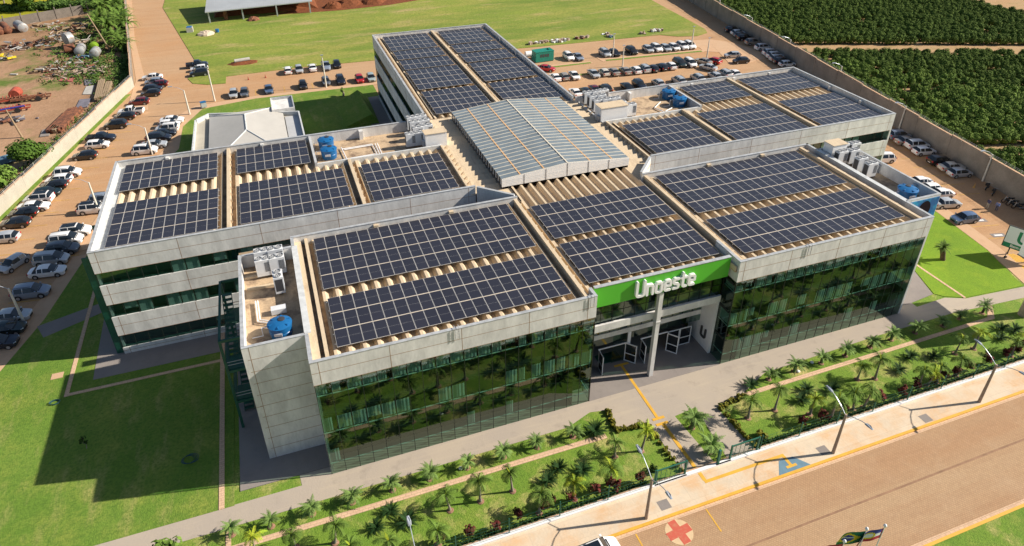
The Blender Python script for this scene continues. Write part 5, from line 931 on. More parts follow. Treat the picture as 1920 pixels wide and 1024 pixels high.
# rubble along the field edge
RB = [(998, 84, 'rubble'), (1012, 81, 'white'), (1022, 80, 'rubble'), (1041, 79, 'white'), (1048, 79, 'white'), (1054, 78, 'white'), (1062, 76, 'rubble'), (1085, 73, 'rust'), (1093, 72, 'rubble'), (1102, 71, 'rubble'), (1135, 66, 'white'), (1146, 70, 'blue_paint'), (1203, 64, 'rubble'), (1225, 60, 'white'), (1236, 59, 'white')]
for i, (px, py, mt) in enumerate(RB):
    x, y = G(px, py); rd = random.Random(i); b = B()
    for k in range(7): a, c, w, h = x+rd.uniform(-.8, .8), y+rd.uniform(-.5, .5), rd.uniform(.2, .55), rd.uniform(.25, .8); b.lbox((a, c), (rd.uniform(-1, 1), 1), -w, w, -w*.6, w*.6, .05, h, mt if k % 3 else 'rubble')
    b.obj('rubble_pile', label='small pile of building rubble on the field edge, %s from the left' % ORD[i], cat='rubble', group='rubble piles along the field edge')
t = empty('generator_container', (61.3, 100.6, .02), math.radians(3), label='green generator container left of the white SUV in the back lot', cat='container')
b = B(); b.box(-2.3, 2.3, -1.2, 1.2, .15, 2.45, 'genset'); b.box(-2.2, 2.2, -1.1, 1.1, 0, .15, 'dark_metal'); b.obj('container_body', t); b = B(); b.box(-2.35, 2.35, -1.25, 1.25, 2.45, 2.55, 'genset'); b.box(1.3, 2.0, -.5, .5, 2.55, 2.8, 'genset'); b.obj('container_roof', t)
for x in (-1.2, -.6, 0, .6): b = B(); b.box(x, x+.45, -1.225, -1.2, 1.2, 1.9, 'dark_metal'); b.obj('vent_grille', t)
x, y = G(992, 110); t = empty('fuel_tank', (x, y, .02), label='small white cylindrical tank left of the green generator container', cat='tank'); b = B(); b.tube([(-.9, 0, 1.1), (-.95, 0, 1.1), (.95, 0, 1.1), (.9, 0, 1.1)], [.3, .7, .7, .3], 'white', 16); b.obj('tank_shell', t, smooth=40); b = B(); b.box(-.8, -.6, -.5, .5, 0, .6, 'grey_metal'); b.box(.6, .8, -.5, .5, 0, .6, 'grey_metal'); b.obj('saddle', t)
x, y = G(383, 203); t = empty('wheeled_bin', (x, y, .08), .3, label='blue and grey wheeled bin on the lawn walk corner', cat='bin'); b = B(); b.box(-.5, .5, -.4, .4, .2, 1.2, 'slate' if 'slate' in MATS else 'grey_metal'); b.obj('bin_body', t); b = B(); b.box(-.55, .55, -.45, .45, 1.2, 1.3, 'tank_blue'); b.obj('bin_lid', t)
# ------------------------------------------------------------------ junkyard
def cyl(name, p0, p1, r, h0, mt, label, cat='scrap tank'):
    x0, y0 = G(*p0); x1, y1 = G(*p1); b = B(); d = Vector((x1-x0, y1-y0, 0)).normalized()*.25; a, c = Vector((x0, y0, h0)), Vector((x1, y1, h0))
    b.tube([a, a+d, c-d, c], [r*.6, r, r, r*.6], mt, 20); return b.obj(name, smooth=40, label=label, cat=cat)
cyl('scrap_tank', (126, 92), (141, 88), 1.5, 2.4, 'steel_old', 'big dented silver tank lying on the rusty tank in the junkyard'); cyl('scrap_tank', (122, 101), (144, 98), 1.1, 1.1, 'rust', 'rusty brown tank below the big silver tank'); cyl('scrap_tank', (150, 106), (156, 96), 1.05, 1.05, 'steel_old', 'silver tank right of the rusty tank in the junkyard')
cyl('scrap_tank', (175, 97), (180, 92), 1.0, 1.0, 'lawn_bright', 'pale green tank near the leaning pole'); cyl('scrap_tank', (178, 110), (184, 102), 1.05, 1.05, 'steel_old', 'silver tank with red end below the pale green tank'); cyl('scrap_tank', (36, 54), (47, 61), 1.2, 1.2, 'steel_old', 'silver tank beside the slab fence'); cyl('scrap_tank', (8, 54), (18, 64), 1.0, 1.0, 'rust', 'rusty brown tank beside the slab fence'); cyl('scrap_tank', (-4, 60), (4, 66), 1.0, 1.0, 'rust', 'rusty brown tank at the far left photo edge')
def scrap(p, r, mts, n, label, seed, hmax=1.2, long=True):
    x, y = G(*p); rd = random.Random(seed); b = B()
    for k in range(n):
        a, c = x+rd.gauss(0, r*.45), y+rd.gauss(0, r*.3); th = rd.uniform(0, math.pi); ln = rd.uniform(.4, 2.2 if long else .9); z = rd.uniform(.05, hmax); mt = rd.choice(mts)
        if rd.random() < .6: b.tube([(a, c, z), (a+ln*math.cos(th), c+ln*math.sin(th), max(.05, z+rd.uniform(-.6, .6)))], rd.uniform(.05, .14), mt, 5)
        else: b.lbox((a, c), (math.cos(th), math.sin(th)), -ln/2, ln/2, -.25, .25, z-.05, z+rd.uniform(.03, .3), mt)
    b.obj('scrap_heap', label=label, cat='scrap heap')
scrap((30, 92), 6, ['rust', 'rubble', 'steel_old'], 70, 'brown scrap heap on the grass at the left edge below the slab fence', 1); scrap((70, 86), 3.5, ['rust', 'dark_metal', 'trunk_dark'], 40, 'dark brush and scrap heap right of the brown heap', 2)
scrap((113, 78), 3, ['sheet_pale', 'rust', 'wood', 'steel_old'], 40, 'white and rusty scrap sticks left of the big silver tank', 3, 2.2); scrap((142, 58), 4.5, ['rust', 'dark_metal', 'wood'], 70, 'dark scrap heap in front of the banana clump', 4, 1.8); scrap((152, 84), 2.2, ['sheet_pale', 'wood', 'rubble'], 26, 'pale scrap sticks behind the silver tanks', 5, 1.6)
scrap((85, 50), 6, ['wood', 'sheet_pale', 'rubble'], 26, 'pale timber scraps in front of the slab fence', 6, .6); scrap((110, 130), 7, ['rust', 'trunk_dark', 'sheet_pale', 'wood'], 150, 'flat scatter of brown debris above the red sheet', 7, .5); scrap((150, 135), 6, ['wood', 'rubble', 'dark_metal'], 90, 'flat scatter of pale debris right of the brown debris', 8, .4)
scrap((15, 228), 4, ['dark_metal', 'sheet_grey', 'sheet_pale', 'rust'], 30, 'grey scrap lying below the red machines', 9, .5); scrap((160, 110), 3, ['dark_metal', 'blue_paint', 'rust'], 30, 'dark scrap under the silver tanks', 10, .7); scrap((6, 112), 3, ['flag_yellow', 'sheet_pale', 'dark_metal'], 18, 'yellow and white scrap at the left edge of the dirt track', 12, .8)
def machine(p, ang, label, L_=6, mt='red_machine', blue=False, seed=0):
    x, y = G(*p); rd = random.Random(seed); t = empty('farm_machine', (x, y, 0), math.radians(ang), label=label, cat='farm machine', group='rusty red farm machines in the junkyard')
    b = B(); b.box(-L_/2, L_/2, -.9, -.7, .5, .75, mt); b.box(-L_/2, L_/2, .7, .9, .5, .75, mt)
    for i in range(int(L_)+1): b.box(-L_/2+i-.06, -L_/2+i+.06, -.7, .7, .5, .7, mt)
    b.obj('frame', t)
    for i in range(int(L_*1.5)): b = B(); xx = -L_/2+.3+i*.65; b.tube([(xx, -.6, .8), (xx+.1, 0, 1.2+rd.uniform(-.1, .3)), (xx, .6, .8)], .08, mt, 6); b.obj('tine', t)
    b = B(); b.tube([(-L_/2, -.5, .8), (L_/2-.8, -.6, 1.0)], .16, 'flag_blue' if blue else 'rust', 10); b.obj('drive_shaft', t)
    for s in (-1, 1): b = B(); b.tube([(L_*.2, s*1.1, .5), (L_*.2, s*1.35, .5)], .5, 'rubber', 14); b.obj('wheel', t)
machine((20, 210), 8, 'red farm implement with blue shaft in front of the others', 7, blue=True, seed=1); machine((15, 192), 12, 'red farm implement behind the one with the blue shaft', 7, seed=2); machine((60, 188), 5, 'long dark red seed drill to the right of the other red machines', 7, 'rust', seed=3)
x, y = G(33, 186); b = B(); b.tube([(x, y-1.2, 1.3), (x+.1, y+1.2, 1.3)], 1.0, 'red_machine', 16); b.obj('machine_drum', smooth=40, label='rusty red drum between the red farm machines', cat='drum')
def flatsheet(pts, z, mt, label):
    pts = [G(*p) for p in pts]; b = B(); b.prism(pts, .03, z, mt); b.obj('metal_sheet', label=label, cat='metal sheet', group='metal sheets lying in the junkyard')
flatsheet([(113, 149), (141, 147), (135, 154), (111, 153)], .18, 'sheet_red', 'red metal sheet lying on the dirt'); flatsheet([(158, 150), (180, 151), (180, 158), (160, 161)], .22, 'sheet_grey', 'dark grey sheet right of the red sheet'); flatsheet([(162, 163), (178, 161), (172, 178), (155, 178)], .15, 'sheet_pale', 'pale sheet below the dark grey sheet')
flatsheet([(150, 188), (172, 186), (164, 202), (142, 204)], .2, 'sheet_grey', 'grey sheet lying near the wall weeds'); flatsheet([(80, 245), (98, 242), (92, 256), (75, 258)], .2, 'slab', 'blue grey sheet beside the stacked rusty beams')
def stack(p0, p1, n, w, mt, label, hh=.9):
    x0, y0 = G(*p0); x1, y1 = G(*p1); D = (x1-x0, y1-y0); L_ = math.hypot(*D); rd = random.Random(n); t = empty('beam_stack', (x0, y0, 0), label=label, cat='beam stack')
    for i in range(n): b = B(); o = (i % max(1, n//2))*w/(n/2)-w/2; z = .05+(i//max(1, n//2))*hh/2; b.lbox((x0, y0), D, rd.uniform(-.5, .6), L_+rd.uniform(-.9, .5), o, o+w/(n/2)*.8, z, z+hh/2-.06, mt); wpart(b, 'beam', t)
stack((103, 250), (145, 208), 14, 2.6, 'rust', 'long stack of rusty beams along the cream boundary wall'); stack((185, 190), (193, 155), 8, 1.3, 'wood', 'pale timber planks leaning in the weeds by the wall corner'); stack((197, 188), (206, 160), 6, 1.2, 'wood', 'weathered timber planks right of the pale planks'); stack((100, 250), (108, 243), 4, 1.6, 'wood', 'short pale crates at the end of the rusty beams')
b = B(); x, y = G(12, 306); b.lbox((x, y), (1, .6), -3, 3, -.9, .9, .3, 1.1, 'blue_paint'); b.lbox((x, y), (1, .6), -2.8, 2.8, -.8, .8, 0, .3, 'dark_metal'); b.obj('tipper_trough', label='long blue metal trough behind the wall below the tree', cat='trough')
# ------------------------------------------------------------------ plants
def leaf_quads(b, c, r, n, size, mt, rd, flat=.6, shell=.55):
    for k in range(n):
        while True:
            p = Vector((rd.uniform(-1, 1), rd.uniform(-1, 1), rd.uniform(-1, 1))); l = p.length
            if shell < l < 1: break
        q = Vector(c)+Vector((p.x*r[0], p.y*r[1], p.z*r[2])); nrm = (p.normalized()+Vector((rd.uniform(-flat, flat), rd.uniform(-flat, flat), rd.uniform(0, flat*1.3)))).normalized(); u = nrm.orthogonal().normalized(); a = rd.uniform(0, 6.28)
        u, w = u*math.cos(a)+nrm.cross(u)*math.sin(a), nrm.cross(u)*math.cos(a)-u*math.sin(a); s = size*rd.uniform(.6, 1.3)
        b.add([q-u*s-w*s*.6, q+u*s*.2-w*s*.9, q+u*s+w*s*.5, q-u*s*.3+w*s*.8], [(0, 1, 2, 3)], mt)
def frond(b, base, az, el, L_, droop, wleaf, mt, rd, seg=9, fold=.5, spine=.02):
    p = Vector(base); d0 = Vector((math.cos(az), math.sin(az), 0)); side = Vector((-math.sin(az), math.cos(az), 0)); a = el; pts = [p.copy()]; st = L_/seg
    for i in range(seg): p = p+(d0*math.cos(a)+Vector((0, 0, 1))*math.sin(a))*st; a -= droop/seg; pts.append(p.copy())
    for i in range(1, seg+1):
        f = i/seg; w = wleaf*math.sin(math.pi*min(.97, .12+f*.86))**.7*(1 if f < .85 else .8); t = (pts[i]-pts[i-1]); tn = t.normalized(); up = tn.cross(side)
        for s in (-1, 1):
            for k in range(2):
                o = pts[i-1]+t*(k*.5+rd.uniform(-.05, .05)); ww = w*rd.uniform(.8, 1.12); dn = rd.uniform(.3, 1.2)*fold
                e = o+side*s*ww+tn*w*.45+Vector((0, 0, -ww*dn))
                b.add([o, o+t*.42, e+t*.24, e], [(0, 1, 2, 3) if s > 0 else (3, 2, 1, 0)], mt)
    b.tube(pts, spine, mt, 3, spine*.3, cap=False)
def palm_mesh(kind, seed):
    rd = random.Random(seed); cr, tr = B(), B()
    if kind == 'date':
        h = rd.uniform(.65, .9); tr.tube([(0, 0, 0), (.03, 0, h*.5), (.02, .03, h)], [.14, .12, .14], 'trunk_dark', 8)
        for i in range(rd.choice((24, 28, 33))): frond(cr, (0, 0, h), i*2.399+rd.uniform(-.5, .5), rd.uniform(.1, 1.35), rd.uniform(.75, 1.3), rd.uniform(1.0, 2.3), .16, 'frond_date', rd, 8, .45, .014)
    elif kind == 'stout':
        tr.tube([(0, 0, 0), (.15, 0, .6), (.4, .05, 1.4)], [.26, .24, .30], 'trunk_dark', 9)
        for i in range(30): frond(cr, (.4, .05, 1.4), i*2.399, rd.uniform(.1, 1.3), rd.uniform(.7, 1.1), rd.uniform(.7, 1.6), .16, 'frond_fox', rd, 8, .3, .014)
    elif kind == 'cycad':
        tr.tube([(0, 0, 0), (0, 0, .25)], .16, 'trunk_dark', 8, .14)
        for i in range(30): frond(cr, (0, 0, .25), i*2.399, rd.uniform(.1, 1.1), rd.uniform(.95, 1.25), rd.uniform(.5, .9), .14, 'frond_cycad', rd, 8, .1, .015)
    elif kind in ('fox', 'lime', 'foxbig'):
        h = rd.uniform(1.5, 2.1) if kind != 'foxbig' else rd.uniform(1.9, 2.6); ln = rd.uniform(-.12, .12); tr.tube([(0, 0, 0), (ln*.4, 0, h*.3), (ln, ln, h*.7), (ln, ln, h)], [.17, .12, .08, .075], 'trunk', 8); tr.tube([(ln, ln, h), (ln, ln, h+.5)], [.075, .05], 'frond_lime', 8)
        n = rd.choice((7, 8, 9)); mt = 'frond_lime' if kind == 'lime' else 'frond_fox'
        for i in range(n): frond(cr, (ln, ln, h+.45), i*6.283/n+rd.uniform(-.3, .3), rd.uniform(.35, 1.25), rd.uniform(1.25, 1.8), rd.uniform(1.6, 2.8), rd.uniform(.30, .40) if kind != 'lime' else .24, mt if rd.random() < .96 else 'frond_lime', rd, 13, .8, .025)
        frond(cr, (ln, ln, h+.45), rd.uniform(0, 6), 1.45, 1.0, .5, .12, 'frond_lime', rd, 8, .3, .02)
    return cr.mesh('crown'), tr.mesh('trunk', 50)
PM = {k: [palm_mesh(k, 11*i+len(k)) for i in range(n)] for k, n in (('date', 7), ('cycad', 4), ('fox', 7), ('lime', 4), ('foxbig', 6), ('stout', 1))}
mulch = B(); mulch.lathe([(.33, 0), (.28, .05), (.12, .10)], (0, 0, 0), 'mulch', 12); MU = mulch.mesh('soil_ring')
def palm(kind, px, py, label, grp, sc=1.0, xy=None, cat='palm'):
    x, y = xy or G(px, py); i = random.randrange(len(PM[kind])); t = empty('palm_tree' if kind != 'cycad' else 'cycad_plant', (x, y, .05), random.uniform(0, 6.28), label=label, cat=cat, group=grp)
    s = sc*random.uniform(.80, 1.06)*(1.12 if kind == 'date' else .9 if kind == 'cycad' else 1); cr, tr = PM[kind][i]; link('crown', cr, t, sc=s); link('trunk', tr, t, sc=s); t.rotation_euler[0] = random.uniform(-.09, .09); t.rotation_euler[1] = random.uniform(-.09, .09)
    if kind != 'cycad': link('soil_ring', MU, t)
DATE = [(436, 1003), (509, 988), (586, 965), (661, 943), (736, 920), (806, 899), (876, 878), (944, 858), (1007, 840), (1074, 820)]
for i, p in enumerate(DATE): palm('date', *p, 'small bushy date palm, %s from the left in the row along the left front walkway' % ORD[i], 'bushy date palms along the front walkway')
DATE2 = [(1441, 712), (1489, 697), (1539, 682), (1584, 668), (1631, 652), (1670, 638), (1715, 625), (1767, 612), (1799, 599), (1841, 588)]
for i, p in enumerate(DATE2): palm('date', *p, 'small bushy date palm, %s from the left in the row along the right front walkway' % ORD[i], 'bushy date palms along the front walkway')
for p, lb in (((1297, 803), 'back'), ((1330, 848), 'front')): palm('date', *p, 'taller date palm on the grass island between the entrance walks, %s one' % lb, 'bushy date palms along the front walkway', 1.35)
palm('stout', 1767, 488, 'short palm with thick leaning trunk on the bright lawn right of the building', 'bushy date palms along the front walkway', 1.25)
CYC = [(1116, 812), (1049, 882), (1028, 905), (1093, 885), (734, 962), (763, 982), (707, 993), (1407, 725), (1512, 734), (1502, 753), (1706, 672), (1685, 697), (1877, 620), (1876, 637), (1902, 622), (1560, 735), (1748, 672)]
for i, p in enumerate(sorted(CYC)): palm('cycad', *p, 'dark spiky cycad on the front lawn, %s from the left' % ORD[i], 'dark cycads on the front lawn', 1.05 if p != (1116, 812) else 1.25, cat='cycad')
FOX = [(555, 1027, 'fox'), (629, 1019, 'fox'), (664, 1050, 'fox'), (738, 1040, 'fox'), (821, 1022, 'fox'), (844, 958, 'foxbig'), (901, 941, 'foxbig'), (961, 922, 'foxbig'), (1011, 963, 'fox'), (1153, 858, 'fox'), (1144, 908, 'fox'), (1402, 785, 'fox'), (1452, 770, 'foxbig'), (1557, 785, 'foxbig'), (1599, 770, 'foxbig'), (1619, 765, 'fox'), (1607, 712, 'fox'), (1640, 711, 'foxbig'), (1722, 722, 'fox'), (1755, 720, 'foxbig'), (1792, 706, 'foxbig'), (1790, 664, 'foxbig'), (1895, 668, 'fox')]
for i, p in enumerate(sorted(FOX)): palm(p[2], p[0], p[1], 'slender palm with arching green fronds on the front lawn, %s from the left' % ORD[i], 'slender arching palms on the front lawn')
LIME = [(478, 1034), (1077, 937), (1202, 846), (1518, 778), (1738, 724), (1825, 655), (1908, 655)]
for i, p in enumerate(LIME): palm('lime', *p, 'yellow green feather palm on the front lawn, %s from the left' % ORD[i], 'yellow green palms on the front lawn')
def shrub_mesh(mt, seed, r=.38, h=.8, n=90):
    rd = random.Random(seed); b = B(); t = B()
    for k in range(4): leaf_quads(b, (rd.uniform(-.25, .25), rd.uniform(-.25, .25), h*rd.uniform(.6, 1.1)), (r*.7, r*.7, r), n//4, .11, mt, rd, shell=.2)
    for k in range(5): t.tube([(0, 0, 0), (rd.uniform(-.25, .25), rd.uniform(-.25, .25), h)], .015, 'trunk_dark', 4)
    return b.mesh('foliage'), t.mesh('stem')
SR = [shrub_mesh('leaf_red', i) for i in range(4)]; SH = [shrub_mesh('leaf_hedge', 20+i, .22, .3, 60) for i in range(3)]; SG = [shrub_mesh('leaf_dark', 40+i, .5, .5, 130) for i in range(2)]
def shrub(S, xy, label, grp, sc=1.0, cat='shrub', nm='leafy_shrub'):
    t = empty(nm, (*xy, .04), random.uniform(0, 6.28), label=label, cat=cat, group=grp); a, c = random.choice(S); link('foliage', a, t, sc=sc); link('stem', c, t, sc=sc)
RED = [(974, 973), (824, 1021), (880, 1003), (927, 996), (1019, 955), (1030, 950), (1068, 942), (1113, 925), (1143, 912), (1152, 918), (1197, 903), (1501, 800), (1540, 790), (1580, 772), (1650, 752), (1685, 742), (1716, 730), (1747, 722), (1766, 712), (1787, 704), (1812, 694), (1848, 682), (1880, 668), (1900, 662), (1915, 655)]
for i, p in enumerate(sorted(RED)): x, y = G(*p); shrub(SR, (x, min(max(y, -10.4), -9.2)), 'dark red leaved shrub by the mesh fence, %s from the left' % ORD[i], 'dark red shrubs by the fence', 1.25)
def hedge(pts, n, lb, k0=0):
    for i in range(n):
        f = i/(n-1)*(len(pts)-1); j = min(int(f), len(pts)-2); g = f-j; x = pts[j][0]*(1-g)+pts[j+1][0]*g; y = pts[j][1]*(1-g)+pts[j+1][1]*g
        shrub(SH, (x, y), 'low yellow green hedge plant %s, %s from the front walkway' % (lb, ORD[i]), 'low hedge plants '+lb, random.uniform(.8, 1.1), nm='hedge_plant')
hedge([(26.4, -1.8), (26.2, -4.3), (29.3, -4.7), (29.4, -10.4)], 26, 'left of the entrance walk'); hedge([(40.3, -4.7), (37.1, -5.2), (37.5, -10.5)], 22, 'right of the entrance walk')
shrub(SH, G(1428, 822), 'round clipped yellow green shrub right of the right gate', 'round shrubs by the gates', 1.9); shrub(SG, G(1228, 885), 'dark round shrub left of the left gate', 'round shrubs by the gates', .9)
def bunch(x0, x1, n, lb):
    b = B(); rd = random.Random(n)
    for i in range(n): x = rd.uniform(x0, x1); leaf_quads(b, (x, -10.45+rd.uniform(-.12, .15), .25), (.2, .15, .28), 3, .09, 'leaf_dark', rd, shell=.1)
    b.obj('fence_groundcover', label='low dark green planting along the foot of the fence '+lb, cat='ground cover', kind='stuff')
bunch(-14, 26, 1500, 'left of the gates'); bunch(38, 95, 2000, 'right of the gates')
# orchard
def bush_mesh(seed):
    rd = random.Random(seed); b = B(); t = B()
    for k in range(9): a = k*2.4+rd.uniform(-.4, .4); r = rd.uniform(.15, .72); rr = rd.uniform(.42, .62); leaf_quads(b, (r*math.cos(a), r*math.sin(a), 1.65-r*.9+rd.uniform(-.15, .15)), (rr, rr, rr*.85), 66, .105, 'leaf_orchard', rd, flat=.45, shell=.8)
    leaf_quads(b, (0, 0, .85), (.95, .95, .8), 90, .22, 'leaf_orchard', rd, flat=.3, shell=.85)
    for k in range(3): t.tube([(0, 0, 0), (rd.uniform(-.2, .2), rd.uniform(-.2, .2), 1.0)], .06, 'trunk_dark', 5)
    return b, b.mesh('crown'), t.mesh('trunk')
BM = [bush_mesh(100+i) for i in range(6)]
U = Vector((.932, -.362)); Nn = Vector((.362, .932)); spots = []
rdo = random.Random(3)
for d0, d1 in ((40, 66.5), (71.5, 121.8), (130.5, 192)):
    d = d0
    while d < d1:
        s = 40+rdo.uniform(0, 1)
        while s < 260:
            if rdo.random() < .96:
                P = U*(s+rdo.uniform(-.25, .25))+Nn*(d+rdo.uniform(-.35, .35))
                if P.x > wr(P.y)+2.6 and P.x < 204-(P.y-80)*.12 and not (P.x > 118 and d < 66 and P.x < 121):
                    q = m3.transposed() @ (Vector((P.x, P.y, 1))-Vector(CC)); u, v = 960-1280*q.x/q.z, 384+1280*q.y/q.z
                    if q.z < 0 and u < 2020 and v > -60: spots.append((q.length, P.x, P.y))
            s += 1.65
        d += 2.85
spots.sort()
for i, (l, x, y) in enumerate(spots[:300]):
    _, cm, tm = BM[i % 6]; t = empty('orchard_bush', (x, y, 0), rdo.uniform(0, 6.28), label='dense dark green bush in the orchard behind the brown boundary wall', cat='bush', group='orchard bushes nearest the brown wall')
    s = rdo.uniform(1.0, 1.25); link('crown', cm, t, sc=(s, s, s*rdo.uniform(.85, 1.15))); link('trunk', tm, t)
import numpy as np
def big_stuff(spots, meshes, name, mt, label, cat):
    V_, F_, M_ = [], [], []; off = 0
    for k, (l, x, y) in enumerate(spots):
        bb = meshes[k % len(meshes)]; v = bb; a = rdo.uniform(0, 6.28); s = rdo.uniform(1.0, 1.25); ca, sa = math.cos(a)*s, math.sin(a)*s
        w = np.empty_like(v); w[:, 0] = v[:, 0]*ca-v[:, 1]*sa+x; w[:, 1] = v[:, 0]*sa+v[:, 1]*ca+y; w[:, 2] = v[:, 2]*s; V_.append(w); off += len(v)
    V = np.concatenate(V_); n = len(V)//4; me = bpy.data.meshes.new(name); me.vertices.add(len(V)); me.vertices.foreach_set('co', V.ravel()); me.loops.add(n*4); me.loops.foreach_set('vertex_index', np.arange(n*4)); me.polygons.add(n); me.polygons.foreach_set('loop_start', np.arange(n)*4); me.polygons.foreach_set('loop_total', np.full(n, 4)); me.update(calc_edges=True); me.validate(); me.materials.append(MATS[mt])
    o = bpy.data.objects.new(name, me); COL.objects.link(o); return props(o, label, cat, kind='stuff')
big_stuff(spots[300:], [np.array(bb.v, dtype=float) for bb, _, _ in BM], 'orchard', 'leaf_orchard', 'far rows of dense dark green orchard bushes', 'orchard')
# trees
def tree(name, p, h, r, mt, label, n=1500, leaf=.25, xy=None, trunk=.25):
    x, y = xy or G(*p); rd = random.Random(int(x*3+y)); t = empty(name, (x, y, 0), label=label, cat='tree'); b = B(); q = B()
    q.tube([(0, 0, 0), (.1, 0, h*.3), (0, .1, h*.6)], [trunk, trunk*.8, trunk*.5], 'trunk', 8); k = 9
    for i in range(k): a = rd.uniform(0, 6.28); rr = rd.uniform(.2, .7)*r; z = h*rd.uniform(.45, .85); q.tube([(0, 0, h*.35), (rr*.6*math.cos(a), rr*.6*math.sin(a), z*.85), (rr*math.cos(a), rr*math.sin(a), z)], [trunk*.4, trunk*.2, .03], 'trunk', 5); leaf_quads(b, (rr*math.cos(a), rr*math.sin(a), z), (r*.45, r*.45, r*.36), n//k, leaf, mt, rd, shell=.35)
    b.obj('crown', t); q.obj('trunk', t)
tree('leafy_tree', (62, 316), 5.2, 3.9, 'leaf_tree', 'round green tree standing behind the cream boundary wall', 2600, .22); tree('leafy_tree', (12, 352), 3.6, 3.2, 'leaf_light', 'pale green tree behind the cream wall at the left photo edge', 1500, .22)
tree('leafy_tree', (55, 20), 6, 4.2, 'leaf_tree', 'round dark tree in the yellow field beyond the slab fence', 1200, .4); tree('leafy_tree', None, 5, 3.4, 'leaf_tree', 'green tree at the upper left photo corner beyond the slab fence', 900, .4, xy=(-72, 206))
tree('young_tree', (1153, 172), 3.4, 1.0, 'leaf_light', 'young pale green tree between the back lot and the right wing', 500, .16, xy=(64.5, 49.5)); tree('young_tree', None, 2.2, .6, 'leaf_light', 'tiny sapling on the back lawn near the rear wing', 120, .12, xy=G(644, 181)); tree('young_tree', None, 1.5, .4, 'leaf_light', 'small bush behind the right wing by the silver car', 100, .12, xy=(85, 56))
tree('young_tree', None, 2.0, .45, 'leaf_dark', 'thin dark sapling on the shaded left lawn', 70, .10, xy=G(163, 842), trunk=.04)
tree('flowering_shrub', None, 2.2, 1.3, 'leaf_light', 'light green leafy shrub at the bottom edge left of the first palm', 260, .2, xy=G(318, 1045))
tree('dark_tree', None, 5.5, 5, 'leaf_dark', 'dark dense tree mass behind the banana clump', 1800, .5, xy=(-44, 199)); tree('dark_tree', None, 5.0, 4.5, 'leaf_dark', 'dark dense tree left of the banana clump beyond the slab fence', 1500, .5, xy=(-56, 203))
def banana(xy, h, label, seed, n=16):
    rd = random.Random(seed); t = empty('banana_plant', (*xy, 0), label=label, cat='banana plant', group='tall broad leaved clump along the yard wall'); b = B(); q = B()
    for s in range(5):
        ox, oy = rd.uniform(-1.6, 1.6), rd.uniform(-1.6, 1.6); hh = h*rd.uniform(.6, 1); q.tube([(ox, oy, 0), (ox, oy, hh*.6)], .15, 'leaf_light', 6, .08)
        for i in range(n): frond(b, (ox, oy, hh*rd.uniform(.3, .6)), rd.uniform(0, 6.28), rd.uniform(.5, 1.4), rd.uniform(2.6, 4.4), rd.uniform(1.2, 2.4), .42, rd.choice(('leaf_light', 'leaf_light', 'frond_fox')), rd, 8, .2, .03)
    b.obj('leaves', t); q.obj('stems', t)
BN = [(-35.5, 150), (-38.5, 158), (-34.8, 162), (-40, 168), (-36.5, 172), (-38, 180), (-42, 178), (-39.6, 188), (-43.5, 188), (-33.6, 144)]
for i, p in enumerate(BN): banana(p, 7 if i not in (0, 9) else 4.5, 'tall broad leaved plant in the clump by the yard wall, %s from the front' % ORD[[1, 2, 3, 4, 5, 7, 6, 8, 9, 0][i]], i)
b = B(); rd = random.Random(9)
for i in range(1100):
    y = rd.uniform(50, 135); x = (wl(y) if y < 114.7 else -27.6-(y-114.8)*.124)-.6-abs(rd.gauss(0, 1.6)); leaf_quads(b, (x, y, .4), (.6, .6, rd.uniform(.3, .9)), 9, .16, 'hedge_wild', rd, shell=.1)
for i in range(900): py_ = rd.uniform(50, 160); x, y = G(min(rd.gauss(175, 40), 226+(py_-50)*.12), py_); leaf_quads(b, (x, y, .3), (.8, .8, .5), 8, .2, 'hedge_wild', rd, shell=.1)
b.obj('weeds', label='rough green weeds growing along the junkyard side of the wall', cat='weeds', kind='stuff')
b = B()
for i in range(1500): px = rd.uniform(-20, 185)**1; x, y = G(px, 22.5-px*.035-abs(rd.gauss(0, 1+px*.025))); leaf_quads(b, (x, y, .9), (1.1, 1.0, 1.2), 7, .35, 'hedge_wild', rd, shell=.2)
b.obj('hedgerow', label='dark green overgrown hedgerow behind the slab fence', cat='hedge', kind='stuff')
# hoses and small things on the lawns
def hose(pts, label): b = B(); b.tube(pts, .022, 'hose', 5); b.obj('garden_hose', label=label, cat='hose')
x, y = G(352, 864); hose([(x+.55*math.cos(a*.5)*(1+.006*a)+(a*.008), y+.45*math.sin(a*.5)*(1+.006*a), .11+.002*a) for a in range(50)], 'coiled blue green hose on the shaded left lawn'); x, y = G(104, 757); hose([(x+.4*math.cos(a*.5)*(1+.006*a), y+.32*math.sin(a*.5), .11+.004*a) for a in range(46)], 'dark coiled hose at the shadow edge on the left lawn')
for (p, lb) in (((108, 706), 'manhole cover in the left lawn'),): x, y = G(*p); b = B(); b.box(x-.55, x+.55, y-.45, y+.45, .05, .12, 'walk_tan'); b.obj('inspection_cover', label='pale '+lb, cat='cover')
for (p, lb) in (((1245, 948), 'near the second street lamp'), ((1543, 846), 'near the third street lamp'), ((1735, 786), 'near the fourth street lamp')): x, y = G(*p); b = B(); b.box(x-.5, x+.5, y-.45, y+.45, .08, .128, 'slab'); b.obj('inspection_cover', label='grey inspection cover in the sidewalk '+lb, cat='cover')
for i, (px, py) in enumerate(((1496, 698), (1522, 681), (864, 880))): x, y = G(px, py); b = B(); b.lathe([(.16, 0), (.2, .12), (.08, .2)], (x, y, .05), 'white', 10); b.obj('garden_light', label='small white garden light on the walkway lawn, %s one' % ('middle', 'right', 'left')[i], cat='garden light')
